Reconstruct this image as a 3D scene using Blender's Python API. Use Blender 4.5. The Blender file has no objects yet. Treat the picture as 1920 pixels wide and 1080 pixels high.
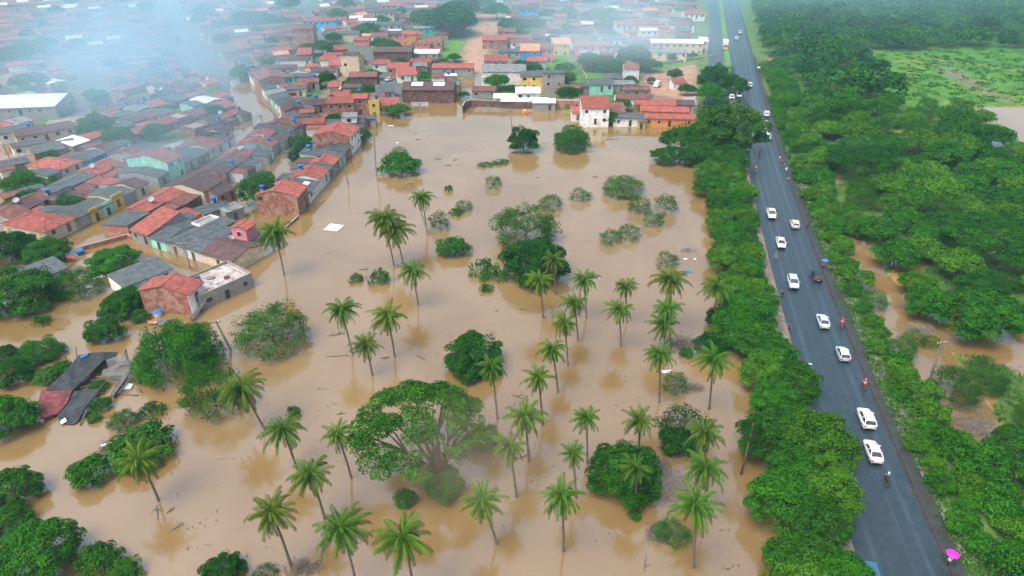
import bpy, math, random
import numpy as np
from mathutils import Vector, Matrix
R = math.radians
random.seed(7)
sc = bpy.context.scene
col = sc.collection

# ---------------------------------------------------------------- camera
F_PX, CAM_H = 1297.0, 70.0
TH = math.atan(760 / F_PX)
cd = bpy.data.cameras.new('camera')
cam = bpy.data.objects.new('camera', cd)
col.objects.link(cam)
cam.location = (0, 0, CAM_H)
cam.rotation_euler = (math.pi / 2 - TH, 0, 0)
cd.sensor_width = 36
cd.lens = F_PX / 1920 * 36
cd.clip_start, cd.clip_end = 0.5, 6000
sc.camera = cam

# ---------------------------------------------------------------- sky, sun, exposure
SUN_EL, SUN_AZ = R(62), R(228)
w = bpy.data.worlds.new('World'); sc.world = w; w.use_nodes = True
nt = w.node_tree; nt.nodes.clear()
sky = nt.nodes.new('ShaderNodeTexSky'); sky.sky_type = 'NISHITA'; sky.sun_disc = False
sky.sun_elevation = SUN_EL; sky.sun_rotation = SUN_AZ
sky.air_density = 1.0; sky.dust_density = 6.0; sky.ozone_density = 1.0
hs = nt.nodes.new('ShaderNodeHueSaturation'); hs.inputs['Saturation'].default_value = 0.85
bg = nt.nodes.new('ShaderNodeBackground'); bg.inputs[1].default_value = 0.15
wo = nt.nodes.new('ShaderNodeOutputWorld')
nt.links.new(sky.outputs[0], hs.inputs['Color']); nt.links.new(hs.outputs[0], bg.inputs[0]); nt.links.new(bg.outputs[0], wo.inputs[0])
sl = bpy.data.lights.new('sun', 'SUN'); sl.energy = 0.75; sl.angle = R(34); sl.color = (1, .96, .9)
so = bpy.data.objects.new('sun', sl); col.objects.link(so)
sd = Vector((math.sin(SUN_AZ) * math.cos(SUN_EL), math.cos(SUN_AZ) * math.cos(SUN_EL), math.sin(SUN_EL)))
so.rotation_euler = (-sd).to_track_quat('-Z', 'Y').to_euler(); so.location = (0, 0, 200)
sc.view_settings.view_transform = 'Standard'; sc.view_settings.look = 'None'
sc.view_settings.exposure = 1.18; sc.view_settings.gamma = 1
sc.render.engine = 'CYCLES'
cy = sc.cycles
cy.use_denoising = True; cy.denoiser = 'OPENIMAGEDENOISE'; cy.denoising_input_passes = 'RGB_ALBEDO_NORMAL'; cy.denoising_prefilter = 'NONE'
cy.max_bounces = 5; cy.diffuse_bounces = 1; cy.glossy_bounces = 2; cy.transmission_bounces = 2
cy.volume_bounces = 2; cy.transparent_max_bounces = 6
cy.caustics_reflective = False; cy.caustics_refractive = False
cy.use_adaptive_sampling = True; cy.adaptive_threshold = 0.02
cy.volume_step_rate = 2.0; cy.volume_max_steps = 64
cy.sample_clamp_indirect = 4

# ---------------------------------------------------------------- helpers
def ray(px, py):
    a = (px - 960) / F_PX; b = (540 - py) / F_PX
    c, s = math.cos(TH), math.sin(TH)
    return Vector((a, c + b * s, -s + b * c))
def G(px, py, z=0.0):
    """the point of height z that the photograph shows at (px, py)"""
    d = ray(px, py); t = (z - CAM_H) / d.z
    return Vector((d.x * t, d.y * t, z))
def SC(px, py, z=0.0):
    d = ray(px, py); return F_PX / ((z - CAM_H) / d.z)
def PX(p):
    c, s = math.cos(TH), math.sin(TH)
    z = p[2] - CAM_H
    dep = p[1] * c - z * s; up = p[1] * s + z * c
    return 960 + F_PX * p[0] / dep, 540 - F_PX * up / dep

def pip(x, y, poly):
    n = len(poly); ins = np.zeros(np.shape(x), bool)
    for i in range(n):
        x0, y0 = poly[i][:2]; x1, y1 = poly[(i + 1) % n][:2]
        c = ((y0 > y) != (y1 > y)) & (x < (x1 - x0) * (y - y0) / (y1 - y0 + 1e-12) + x0)
        ins ^= c
    return ins
def segdist(x, y, line):
    d = np.full(np.shape(x), 1e9)
    for (a, b) in zip(line[:-1], line[1:]):
        dx, dy = b[0] - a[0], b[1] - a[1]; L = dx * dx + dy * dy + 1e-9
        t = np.clip(((x - a[0]) * dx + (y - a[1]) * dy) / L, 0, 1)
        d = np.minimum(d, np.hypot(x - a[0] - t * dx, y - a[1] - t * dy))
    return d

class MB:
    def __init__(s): s.v = []; s.f = []; s.m = []; s.mi = 0
    def quad(s, a, b, c, d):
        n = len(s.v); s.v += [tuple(a), tuple(b), tuple(c), tuple(d)]; s.f.append((n, n+1, n+2, n+3)); s.m.append(s.mi)
    def poly(s, pts):
        n = len(s.v); s.v += [tuple(p) for p in pts]; s.f.append(tuple(range(n, n + len(pts)))); s.m.append(s.mi)
    def hexa(s, p):
        """8 corners: bottom ring then top ring"""
        n = len(s.v); s.v += [tuple(q) for q in p]
        for f in ((3,2,1,0),(4,5,6,7),(0,1,5,4),(1,2,6,5),(2,3,7,6),(3,0,4,7)):
            s.f.append(tuple(n + i for i in f)); s.m.append(s.mi)
    def box(s, c, size, rot=0.0):
        x, y, z = size[0]/2, size[1]/2, size[2]/2; ca, sa = math.cos(rot), math.sin(rot)
        P = []
        for dz in (-z, z):
            for dx, dy in ((-x,-y),(x,-y),(x,y),(-x,y)):
                P.append((c[0]+dx*ca-dy*sa, c[1]+dx*sa+dy*ca, c[2]+dz))
        s.hexa(P)
    def prism(s, poly, vec):
        """closed solid from a planar polygon pushed along vec"""
        n = len(s.v); k = len(poly)
        s.v += [tuple(p) for p in poly] + [tuple(Vector(p) + Vector(vec)) for p in poly]
        s.f.append(tuple(range(n + k - 1, n - 1, -1))); s.m.append(s.mi)
        s.f.append(tuple(range(n + k, n + 2 * k))); s.m.append(s.mi)
        for i in range(k):
            j = (i + 1) % k; s.f.append((n + i, n + j, n + k + j, n + k + i)); s.m.append(s.mi)
    def loft(s, rings, cap=True):
        n = len(s.v); k = len(rings[0])
        for r in rings: s.v += [tuple(p) for p in r]
        for i in range(len(rings) - 1):
            for j in range(k):
                a = n + i*k + j; b = n + i*k + (j+1) % k
                s.f.append((a, b, b + k, a + k)); s.m.append(s.mi)
        if cap:
            s.f.append(tuple(range(n + k - 1, n - 1, -1))); s.m.append(s.mi)
            e = n + (len(rings)-1)*k; s.f.append(tuple(range(e, e + k))); s.m.append(s.mi)
    def tube(s, pts, rad, k=6):
        pts = [Vector(p) for p in pts]; rings = []
        if not hasattr(rad, '__len__'): rad = [rad] * len(pts)
        for i, p in enumerate(pts):
            t = (pts[min(i+1, len(pts)-1)] - pts[max(i-1, 0)]).normalized()
            u = t.cross(Vector((0, 0, 1)) if abs(t.z) < .9 else Vector((1, 0, 0))).normalized(); v = t.cross(u)
            rings.append([p + (u*math.cos(a) + v*math.sin(a))*rad[i] for a in [2*math.pi*j/k for j in range(k)]])
        s.loft(rings)
    def mesh(s, name, mats, smooth=False):
        me = bpy.data.meshes.new(name); me.from_pydata(s.v, [], s.f)
        for m in (mats if isinstance(mats, (list, tuple)) else [mats]): me.materials.append(m)
        if any(s.m): me.polygons.foreach_set('material_index', s.m)
        if smooth: me.polygons.foreach_set('use_smooth', [True]*len(me.polygons))
        me.update(); return me
    def build(s, name, mats, parent=None, smooth=False):
        return link(name, s.mesh(name, mats, smooth), parent)
def link(name, data, parent=None):
    o = bpy.data.objects.new(name, data); col.objects.link(o)
    if parent: o.parent = parent
    return o
def tag(o, label=None, cat=None, group=None, kind=None):
    if label: o['label'] = label
    if cat: o['category'] = cat
    if group: o['group'] = group
    if kind: o['kind'] = kind
    return o
def empty(name, loc, rz=0.0, label=None, cat=None, group=None):
    o = bpy.data.objects.new(name, None); col.objects.link(o)
    o.location = loc; o.rotation_euler = (0, 0, rz); o.empty_display_size = .2
    return tag(o, label, cat, group)
def copy_tree(o, parent=None):
    c = o.copy(); col.objects.link(c)
    if parent: c.parent = parent
    for ch in o.children: copy_tree(ch, c)
    return c
ORD = 'first second third fourth fifth sixth seventh eighth ninth tenth eleventh twelfth thirteenth fourteenth fifteenth sixteenth seventeenth eighteenth nineteenth twentieth'.split()
TENS = {20: 'twenty', 30: 'thirty', 40: 'forty', 50: 'fifty'}
def ordn(i):
    if i < 20: return ORD[i]
    return 'twenty-' + ORD[i - 20] if i < 29 else ('thirtieth' if i == 29 else 'thirty-' + ORD[i - 30] if i < 39 else 'fortieth' if i == 39 else 'forty-' + ORD[(i - 40) % 9])

# ---------------------------------------------------------------- materials
def newmat(name):
    m = bpy.data.materials.new(name); m.use_nodes = True
    nt = m.node_tree; b = nt.nodes['Principled BSDF']
    return m, nt, b
def mat(name, c, rough=.7, var=.25, scale=1.5, spec=.3, metal=0, stain=None, stain_at=.6, obj=True):
    """one surface: its colour, mottled by two sizes of noise, with stains of another colour"""
    m, nt, b = newmat(name); N = nt.nodes; L = nt.links
    tc = N.new('ShaderNodeTexCoord')
    n1 = N.new('ShaderNodeTexNoise'); n1.inputs['Scale'].default_value = scale; n1.inputs['Detail'].default_value = 5
    L.new(tc.outputs['Object'], n1.inputs['Vector'])
    mp = N.new('ShaderNodeMapRange'); mp.inputs[1].default_value = .25; mp.inputs[2].default_value = .75
    mp.inputs[3].default_value = 1 - var; mp.inputs[4].default_value = 1 + var
    L.new(n1.outputs['Fac'], mp.inputs[0])
    oi = N.new('ShaderNodeObjectInfo')
    m2 = N.new('ShaderNodeMapRange'); m2.inputs[3].default_value = .82; m2.inputs[4].default_value = 1.18
    L.new(oi.outputs['Random'], m2.inputs[0])
    mu = N.new('ShaderNodeMath'); mu.operation = 'MULTIPLY'; L.new(mp.outputs[0], mu.inputs[0]); L.new(m2.outputs[0], mu.inputs[1])
    vm = N.new('ShaderNodeVectorMath'); vm.operation = 'SCALE'; vm.inputs[0].default_value = c
    L.new(mu.outputs[0], vm.inputs['Scale']); out = vm.outputs[0]
    if stain:
        n2 = N.new('ShaderNodeTexNoise'); n2.inputs['Scale'].default_value = .7; n2.inputs['Detail'].default_value = 8; n2.inputs['Roughness'].default_value = .7
        L.new(tc.outputs['Object'], n2.inputs['Vector'])
        cr = N.new('ShaderNodeMapRange'); cr.inputs[1].default_value = stain_at - .12; cr.inputs[2].default_value = stain_at + .08
        L.new(n2.outputs['Fac'], cr.inputs[0])
        mx = N.new('ShaderNodeMix'); mx.data_type = 'RGBA'; L.new(cr.outputs[0], mx.inputs[0]); L.new(out, mx.inputs[6]); mx.inputs[7].default_value = (*stain, 1); out = mx.outputs[2]
    L.new(out, b.inputs['Base Color'])
    b.inputs['Roughness'].default_value = rough; b.inputs['Specular IOR Level'].default_value = spec; b.inputs['Metallic'].default_value = metal
    return m
def stripes(m, axis_scale, freq, amount, bump=.4):
    """rows of tiles or corrugation on a roof material, in the roof's own coordinates"""
    nt = m.node_tree; N, L = nt.nodes, nt.links; b = N['Principled BSDF']
    tc = N.new('ShaderNodeTexCoord'); sx = N.new('ShaderNodeVectorMath'); sx.operation = 'MULTIPLY'; sx.inputs[1].default_value = axis_scale
    L.new(tc.outputs['Object'], sx.inputs[0])
    wv = N.new('ShaderNodeTexWave'); wv.inputs['Scale'].default_value = freq; wv.inputs['Distortion'].default_value = .6; wv.inputs['Detail'].default_value = 1
    L.new(sx.outputs[0], wv.inputs['Vector'])
    src = b.inputs['Base Color'].links[0].from_socket
    mr = N.new('ShaderNodeMapRange'); mr.inputs[3].default_value = 1 - amount; mr.inputs[4].default_value = 1 + amount * .4
    L.new(wv.outputs['Fac'], mr.inputs[0])
    vs = N.new('ShaderNodeVectorMath'); vs.operation = 'SCALE'; L.new(src, vs.inputs[0]); L.new(mr.outputs[0], vs.inputs['Scale'])
    L.new(vs.outputs[0], b.inputs['Base Color'])
    bp = N.new('ShaderNodeBump'); bp.inputs['Strength'].default_value = bump; bp.inputs['Distance'].default_value = .08
    L.new(wv.outputs['Fac'], bp.inputs['Height']); L.new(bp.outputs[0], b.inputs['Normal'])
    return m
def leafmat(name, c1, c2, transl=.24, dead=None):
    """leaves: colour between c1 and c2 per leaf and by clump, times the plant's own colour (object colour)"""
    m = bpy.data.materials.new(name); m.use_nodes = True; nt = m.node_tree; N, L = nt.nodes, nt.links; N.clear()
    g = N.new('ShaderNodeNewGeometry'); oi = N.new('ShaderNodeObjectInfo'); tc = N.new('ShaderNodeTexCoord')
    n1 = N.new('ShaderNodeTexNoise'); n1.inputs['Scale'].default_value = .45; n1.inputs['Detail'].default_value = 3
    L.new(tc.outputs['Object'], n1.inputs['Vector'])
    ad = N.new('ShaderNodeMath'); ad.operation = 'MULTIPLY_ADD'; ad.inputs[1].default_value = .45
    L.new(g.outputs['Random Per Island'], ad.inputs[0])
    sb = N.new('ShaderNodeMapRange'); sb.inputs[1].default_value = .3; sb.inputs[2].default_value = .7; sb.inputs[4].default_value = .6
    L.new(n1.outputs['Fac'], sb.inputs[0]); L.new(sb.outputs[0], ad.inputs[2])
    mx = N.new('ShaderNodeMix'); mx.data_type = 'RGBA'; L.new(ad.outputs[0], mx.inputs[0])
    mx.inputs[6].default_value = (*c1, 1); mx.inputs[7].default_value = (*c2, 1); out = mx.outputs[2]
    if dead:
        at = N.new('ShaderNodeAttribute'); at.attribute_name = 'age'
        md = N.new('ShaderNodeMix'); md.data_type = 'RGBA'; L.new(at.outputs['Fac'], md.inputs[0]); L.new(out, md.inputs[6]); md.inputs[7].default_value = (*dead, 1); out = md.outputs[2]
        a2 = N.new('ShaderNodeAttribute'); a2.attribute_name = 'rib'; m3 = N.new('ShaderNodeMix'); m3.data_type = 'RGBA'; L.new(a2.outputs['Fac'], m3.inputs[0]); L.new(out, m3.inputs[6]); m3.inputs[7].default_value = (.26,.3,.05,1); out = m3.outputs[2]
    ml = N.new('ShaderNodeMix'); ml.data_type = 'RGBA'; ml.blend_type = 'MULTIPLY'; ml.inputs[0].default_value = 1
    L.new(out, ml.inputs[6]); L.new(oi.outputs['Color'], ml.inputs[7])
    d = N.new('ShaderNodeBsdfPrincipled'); d.inputs['Roughness'].default_value = .5; d.inputs['Specular IOR Level'].default_value = .08
    t = N.new('ShaderNodeBsdfTranslucent'); ms = N.new('ShaderNodeMixShader'); ms.inputs[0].default_value = transl
    o = N.new('ShaderNodeOutputMaterial')
    L.new(ml.outputs[2], d.inputs['Base Color']); L.new(ml.outputs[2], t.inputs['Color'])
    L.new(d.outputs[0], ms.inputs[1]); L.new(t.outputs[0], ms.inputs[2]); L.new(ms.outputs[0], o.inputs[0])
    return m

# ---------------------------------------------------------------- road line (kerb fitted in metres)
Z_ROAD = 1.2
KP = [(1772,1080),(1727,970),(1682,855),(1637,740),(1600,650),(1552,535),(1517,442),(1477,347),(1455,280),(1430,190),(1410,100),(1382,5)]
kw = np.array([G(*p, Z_ROAD)[:2] for p in KP])
KF = np.polyfit(kw[:, 1], kw[:, 0], 3)
def kerb(y): return np.polyval(KF, y)
def kdir(y):
    d = np.polyval(np.polyder(KF), y); n = math.hypot(d, 1); return d / n, 1 / n
def off(y, o):
    """point o metres to the right of the kerb line at distance y"""
    dx, dy = kdir(y); return kerb(y) + o * dy, y - o * dx
ROAD_W = 9.8

# ---------------------------------------------------------------- terrain
FLOOD = [G(*p)[:2] for p in [(-500,1300),(-500,330),(-100,275),(0,262),(110,268),(160,285),(255,285),(330,270),(420,235),(440,180),(440,148),(470,150),(500,190),(545,228),(690,232),(735,205),(790,190),(845,188),(848,188),(868,156),(884,140),(908,138),(914,158),(890,196),(872,212),(1055,212),(1075,220),(1090,236),(1240,234),(1322,234),(1338,208),(1354,214),(1345,235),(1330,262),(1345,330),(1350,400),(1380,500),(1400,580),(1420,660),(1430,740),(1450,850),(1470,960),(1480,1080),(1500,1400)]]
POND = [G(*p)[:2] for p in [(1812,206),(1850,198),(2300,180),(2300,330),(1905,310),(1880,285),(1868,262),(1830,232)]]
CHANNEL = [(1598,458,3.2),(1618,492,3),(1640,528,3.6),(1668,572,4),(1690,612,4.5),(1715,650,4.5),(1745,690,5),(1772,735,5),(1800,775,4),(1880,640,6),(1845,612,5),(1900,660,5),(1800,640,3.5),(1550,333,3),(1840,455,4),(1700,500,2.5),(1560,380,2),(1760,610,3)]
xs = np.concatenate([[-3000,-1500,-800,-560], np.arange(-460, 461, 2.0), [560,800,1500,3000]])
ys = np.concatenate([[-600,-200,-40], np.arange(14, 620, 2.0), [700,900,1500,3500]])
X, Y = np.meshgrid(xs, ys)
rng = np.random.RandomState(3)
def vnoise(x, y, s, seed):
    r = np.random.RandomState(seed); T = r.rand(64, 64); u = x / s; v = y / s
    i = np.floor(u).astype(int); j = np.floor(v).astype(int); a = u - i; b = v - j; a = a*a*(3-2*a); b = b*b*(3-2*b)
    g = lambda p, q: T[p % 64, q % 64]
    return (g(i,j)*(1-a) + g(i+1,j)*a)*(1-b) + (g(i,j+1)*(1-a) + g(i+1,j+1)*a)*b
def blur(a, n):
    for _ in range(n):
        p = np.pad(a, 1, mode='edge'); a = (p[:-2,1:-1]+p[2:,1:-1]+p[1:-1,:-2]+p[1:-1,2:]+p[1:-1,1:-1])/5
    return a
KX = kerb(np.clip(Y, 0, 700)); DY = 1/np.sqrt(1 + np.polyval(np.polyder(KF), np.clip(Y, 0, 700))**2)
O = (X - KX) * DY                                  # metres right of the kerb
right = O > 3
nz = vnoise(X, Y, 9, 1)*.6 + vnoise(X, Y, 3.5, 2)*.4
Hh = .35 + (nz - .5)*.9 + np.clip((Y - 250)/300, 0, 1)*1.0
fl = blur(pip(X, Y, FLOOD).astype(float), 2); Hh = Hh*(1-fl) - 1.6*fl
pn = blur(pip(X, Y, POND).astype(float), 2); Hh = Hh*(1-pn) - 1.2*pn
for (px, py, r) in CHANNEL:
    p = G(px, py); d = np.hypot((X-p.x), (Y-p.y)*.8); Hh = np.where(right, Hh - 1.9*np.clip(1.35 - d/r, 0, 1), Hh)
WL = np.where(Y > 205, 21.0, 12.6)                 # how far the embankment reaches left
emb = np.clip(np.minimum((O + WL + 3)/4, (9.5 - O)/5), 0, 1)
emb = np.where((O > -WL) & (O < 4.5), 1, emb)
Hh = Hh*(1-emb) + (Z_ROAD - .12)*emb
# ground colour: what the ground is made of there
C = np.zeros(X.shape + (4,)); C[..., 3] = 1
def setc(mask, c):
    k = mask[..., None] if mask.ndim == 2 else mask; C[..., :3] = C[..., :3]*(1-k) + np.array(c)*k
setc(np.ones(X.shape), (.16,.13,.10))
setc((vnoise(X, Y, 14, 5) > .5).astype(float)*(~right), (.07,.12,.04))
setc(np.clip(fl*2, 0, 1), (.22,.13,.06))
setc(right.astype(float), (.055,.11,.02))
setc((right & (Hh < .12)).astype(float), (.28,.16,.06))
FIELD = [G(*p)[:2] for p in [(1590,100),(1640,98),(1900,92),(2400,80),(2400,195),(1850,200),(1800,215),(1700,208),(1625,160)]]
fm = blur(pip(X, Y, FIELD).astype(float), 3); setc(fm, (.055,.165,.018))
setc(fm*(vnoise(X, Y, 11, 8) > .56), (.1,.17,.025)); setc(fm*(vnoise(X, Y, 7, 9) > .66), (.05,.13,.02))
MUD = [G(*p)[:2] for p in [(1745,128),(1790,132),(1850,165),(1905,190),(1880,192),(1830,170),(1770,145)]]
setc(blur(pip(X, Y, MUD).astype(float), 2)*.8, (.14,.11,.09))
Hh = np.where(fm > .5, np.maximum(Hh, .35), Hh)
TRACK = [G(*p)[:2] for p in [(858,180),(908,152),(910,120),(928,70),(950,40),(945,15),(905,10),(875,30),(893,45),(870,95),(868,140)]]
LOT = [G(*p)[:2] for p in [(1205,148),(1240,135),(1308,122),(1308,160),(1325,232),(1285,232),(1290,190),(1210,178)]]
for T in (TRACK, LOT): setc(blur(pip(X, Y, T).astype(float), 2), (.33,.2,.14))
for line, wd in (([(478,200),(410,145),(335,50),(300,0),(260,-40)], 5), ([(600,105),(588,60),(570,20),(560,-20)], 3.2), ([(640,90),(690,100),(722,140),(752,190)], 3.6), ([(140,250),(150,200),(170,150),(120,100)], 3)):
    setc(np.clip(wd + .8 - segdist(X, Y, [G(*p)[:2] for p in line]), 0, 1), (.1,.105,.11))
GREEN = [[(820,110),(850,75),(868,80),(855,112)],[(1000,125),(1030,100),(1060,105),(1090,140),(1080,160),(1020,130)],[(1090,130),(1330,100),(1330,115),(1210,140),(1100,150)],[(940,145),(1020,145),(1010,152),(940,152)],[(545,175),(590,170),(585,182),(550,182)],[(860,150),(885,140),(890,150),(865,172)],[(1045,205),(1090,205),(1090,214),(1050,214)]]
for T in GREEN: setc(blur(pip(X, Y, [G(*p)[:2] for p in T]).astype(float), 1), (.08,.2,.03))
setc(((O > -WL - 3) & (O < 9)).astype(float), (.07,.13,.03)); setc(((O > -13) & (O < 3.2) & (Y < 205)).astype(float), (.2,.18,.16))
setc(((O > -WL) & (O < -10) & (Y > 205)).astype(float), (.1,.16,.05))
nY, nX = X.shape
me = bpy.data.meshes.new('ground')
co = np.stack([X, Y, Hh], -1).reshape(-1, 3).astype(np.float32)
ii = (np.arange(nY-1)[:, None]*nX + np.arange(nX-1)[None]).reshape(-1)
me.vertices.add(len(co)); me.vertices.foreach_set('co', co.ravel())
me.loops.add(len(ii)*4); me.loops.foreach_set('vertex_index', np.stack([ii, ii+1, ii+1+nX, ii+nX], -1).astype(np.int32).ravel())
me.polygons.add(len(ii)); me.polygons.foreach_set('loop_start', np.arange(len(ii), dtype=np.int32)*4)
me.update(calc_edges=True); me.validate()
ca = me.color_attributes.new('soil', 'FLOAT_COLOR', 'POINT'); ca.data.foreach_set('color', C.reshape(-1).astype(np.float32))
me.polygons.foreach_set('use_smooth', [True]*len(me.polygons))
gm, gnt, gb = newmat('ground')
at = gnt.nodes.new('ShaderNodeAttribute'); at.attribute_name = 'soil'
tc = gnt.nodes.new('ShaderNodeTexCoord'); n1 = gnt.nodes.new('ShaderNodeTexNoise'); n1.inputs['Scale'].default_value = .55; n1.inputs['Detail'].default_value = 9; n1.inputs['Roughness'].default_value = .7
gnt.links.new(tc.outputs['Object'], n1.inputs['Vector'])
mp = gnt.nodes.new('ShaderNodeMapRange'); mp.inputs[1].default_value = .3; mp.inputs[2].default_value = .7; mp.inputs[3].default_value = .55; mp.inputs[4].default_value = 1.4
gnt.links.new(n1.outputs['Fac'], mp.inputs[0])
vs = gnt.nodes.new('ShaderNodeVectorMath'); vs.operation = 'SCALE'; gnt.links.new(at.outputs['Color'], vs.inputs[0]); gnt.links.new(mp.outputs[0], vs.inputs['Scale'])
gnt.links.new(vs.outputs[0], gb.inputs['Base Color']); gb.inputs['Roughness'].default_value = .8; gb.inputs['Specular IOR Level'].default_value = .2
me.materials.append(gm); ground = link('ground', me); tag(ground, kind='structure')
def hz(x, y):
    """ground height at (x, y)"""
    i = np.clip(np.searchsorted(ys, y) - 1, 0, nY-2); j = np.clip(np.searchsorted(xs, x) - 1, 0, nX-2)
    a = (x - xs[j])/(xs[j+1]-xs[j]); b = (y - ys[i])/(ys[i+1]-ys[i])
    return float((Hh[i,j]*(1-a)+Hh[i,j+1]*a)*(1-b) + (Hh[i+1,j]*(1-a)+Hh[i+1,j+1]*a)*b)

# ---------------------------------------------------------------- flood water
wm, wnt, wb = newmat('muddy_water')
tc = wnt.nodes.new('ShaderNodeTexCoord')
n1 = wnt.nodes.new('ShaderNodeTexNoise'); n1.inputs['Scale'].default_value = .035; n1.inputs['Detail'].default_value = 6; n1.inputs['Distortion'].default_value = 1.2
wnt.links.new(tc.outputs['Object'], n1.inputs['Vector'])
cr = wnt.nodes.new('ShaderNodeValToRGB'); cr.color_ramp.elements[0].position = .38; cr.color_ramp.elements[1].position = .62
cr.color_ramp.elements[0].color = (.178,.113,.042,1); cr.color_ramp.elements[1].color = (.217,.142,.06,1)
wnt.links.new(n1.outputs['Fac'], cr.inputs[0]); wnt.links.new(cr.outputs[0], wb.inputs['Base Color'])
wb.inputs['Roughness'].default_value = .12; wb.inputs['IOR'].default_value = 1.8; wb.inputs['Specular IOR Level'].default_value = 1.0
n2 = wnt.nodes.new('ShaderNodeTexNoise'); n2.inputs['Scale'].default_value = 1.3; n2.inputs['Detail'].default_value = 4
mpv = wnt.nodes.new('ShaderNodeVectorMath'); mpv.operation = 'MULTIPLY'; mpv.inputs[1].default_value = (.55, 1.2, 1)
wnt.links.new(tc.outputs['Object'], mpv.inputs[0]); wnt.links.new(mpv.outputs[0], n2.inputs['Vector'])
bp = wnt.nodes.new('ShaderNodeBump'); bp.inputs['Strength'].default_value = .09; bp.inputs['Distance'].default_value = .06
wnt.links.new(n2.outputs['Fac'], bp.inputs['Height']); wnt.links.new(bp.outputs[0], wb.inputs['Normal'])
b = MB(); b.quad((-700,-60,0),(700,-60,0),(700,700,0),(-700,700,0)); tag(b.build('water', wm), kind='structure')

# ---------------------------------------------------------------- road
asphalt = mat('asphalt', (.014,.03,.04), rough=.42, var=.12, scale=2.5, spec=.8, stain=(.022,.038,.048), stain_at=.58)
concrete = mat('pavement_concrete', (.03,.034,.035), rough=.5, var=.3, scale=.8, stain=(.03,.027,.022), stain_at=.55)
kerbm = mat('kerb_stone', (.035,.038,.04), rough=.6, var=.25, scale=1)
gutterm = mat('gutter_wet', (.035,.032,.03), rough=.5, var=.4, scale=1)
earth = mat('shoulder_earth', (.17,.14,.12), rough=.85, var=.35, scale=.6, stain=(.1,.085,.07), stain_at=.52)
grassm = mat('median_grass', (.08,.17,.03), rough=.9, var=.4, scale=.8)
paintm = mat('road_paint', (.5,.5,.48), rough=.6, var=.5, scale=.8, stain=(.05,.05,.055), stain_at=.5)
def strip(name, o0, o1, y0, y1, z, m, thick=0.0, step=6.0, w0=None):
    b = MB(); n = max(2, int((y1-y0)/step)); L = []
    for i in range(n+1):
        y = y0 + (y1-y0)*i/n
        a = o0(y) if callable(o0) else o0; c = o1(y) if callable(o1) else o1
        L.append((off(y, a), off(y, c)))
    for (p, q), (p2, q2) in zip(L[:-1], L[1:]):
        b.quad((*p, z), (*q, z), (*q2, z), (*p2, z))
        if thick:
            b.quad((*p, z-thick), (*p, z), (*p2, z), (*p2, z-thick)); b.quad((*q2, z-thick), (*q2, z), (*q, z), (*q, z-thick))
    return tag(b.build(name, m), kind='structure')
def lw(y): return -ROAD_W - max(0, min(1, (y-190)/60))*0
strip('road', -ROAD_W, 0, 20, 640, Z_ROAD, asphalt)
strip('gutter', 0, .42, 20, 640, Z_ROAD + .002, gutterm, .1)
strip('kerb', .42, .62, 20, 640, Z_ROAD + .13, kerbm, .25)
strip('pavement', .62, lambda y: 2.0 + .3*math.sin(y*.13), 20, 330, Z_ROAD + .1, concrete, .3)
strip('road_shoulder', lambda y: -12.4 + .4*math.sin(y*.21), -ROAD_W, 20, 262, Z_ROAD + .004, earth, .2)
strip('road_opposite', lambda y: -19.5 - 4*max(0, (270-y)/60), -12.4, 210, 640, Z_ROAD + .008, asphalt)
strip('median', -12.4, -ROAD_W, 262, 640, Z_ROAD + .12, grassm, .25)
trackm = mat('worn_asphalt', (.021,.038,.048), rough=.34, var=.35, scale=1.2, spec=.8)
for o_ in (-1.9, -3.6, -6.1, -7.8): strip('road_tyre_track', lambda y, o_=o_: o_ - .3 + .12*math.sin(y*.07 + o_), lambda y, o_=o_: o_ + .3 + .12*math.sin(y*.05 + o_), 20, 640, Z_ROAD + .004, trackm)

# ---------------------------------------------------------------- foliage
leaf = leafmat('leaves', (.006,.042,.005), (.055,.19,.008))
palmleaf = leafmat('palm_leaves', (.016,.068,.005), (.1,.175,.009), .22, dead=(.2,.12,.045))
bark = mat('bark', (.13,.1,.075), rough=.9, var=.4, scale=3)
palmbark = mat('palm_bark', (.16,.125,.1), rough=.9, var=.35, scale=4)
deadwood = mat('dead_wood', (.12,.095,.075), rough=.9, var=.4, scale=3)
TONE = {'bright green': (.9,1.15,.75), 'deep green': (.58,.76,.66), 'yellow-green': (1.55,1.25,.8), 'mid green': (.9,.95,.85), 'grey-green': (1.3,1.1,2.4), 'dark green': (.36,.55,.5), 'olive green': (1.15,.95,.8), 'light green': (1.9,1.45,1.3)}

def leaves_mesh(name, P, Nn, S, rng, aspect=.55, mats=None, droop=0.0):
    """a mesh of one rhombic leaf sprig at each point P, facing roughly along Nn, of size S"""
    n = len(P)
    t = rng.randn(n, 3); t -= (t*Nn).sum(1)[:, None]*Nn; t /= np.linalg.norm(t, axis=1)[:, None] + 1e-9
    if droop: t[:, 2] -= droop; t /= np.linalg.norm(t, axis=1)[:, None] + 1e-9
    bi = np.cross(Nn, t); bi /= np.linalg.norm(bi, axis=1)[:, None] + 1e-9
    S = S[:, None]
    bend = Nn*S*.18
    V = np.stack([P - t*S*.5, P + bi*S*aspect*.5 + bend, P + t*S*.5, P - bi*S*aspect*.5 + bend], 1).reshape(-1, 3)
    me = bpy.data.meshes.new(name)
    me.vertices.add(n*4); me.vertices.foreach_set('co', V.astype(np.float32).ravel())
    me.loops.add(n*4); me.loops.foreach_set('vertex_index', np.arange(n*4, dtype=np.int32))
    me.polygons.add(n); me.polygons.foreach_set('loop_start', np.arange(n, dtype=np.int32)*4)
    me.update(calc_edges=True); me.materials.append(mats or leaf); return me
def unit(a): return a/(np.linalg.norm(a, axis=-1, keepdims=True) + 1e-9)
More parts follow.
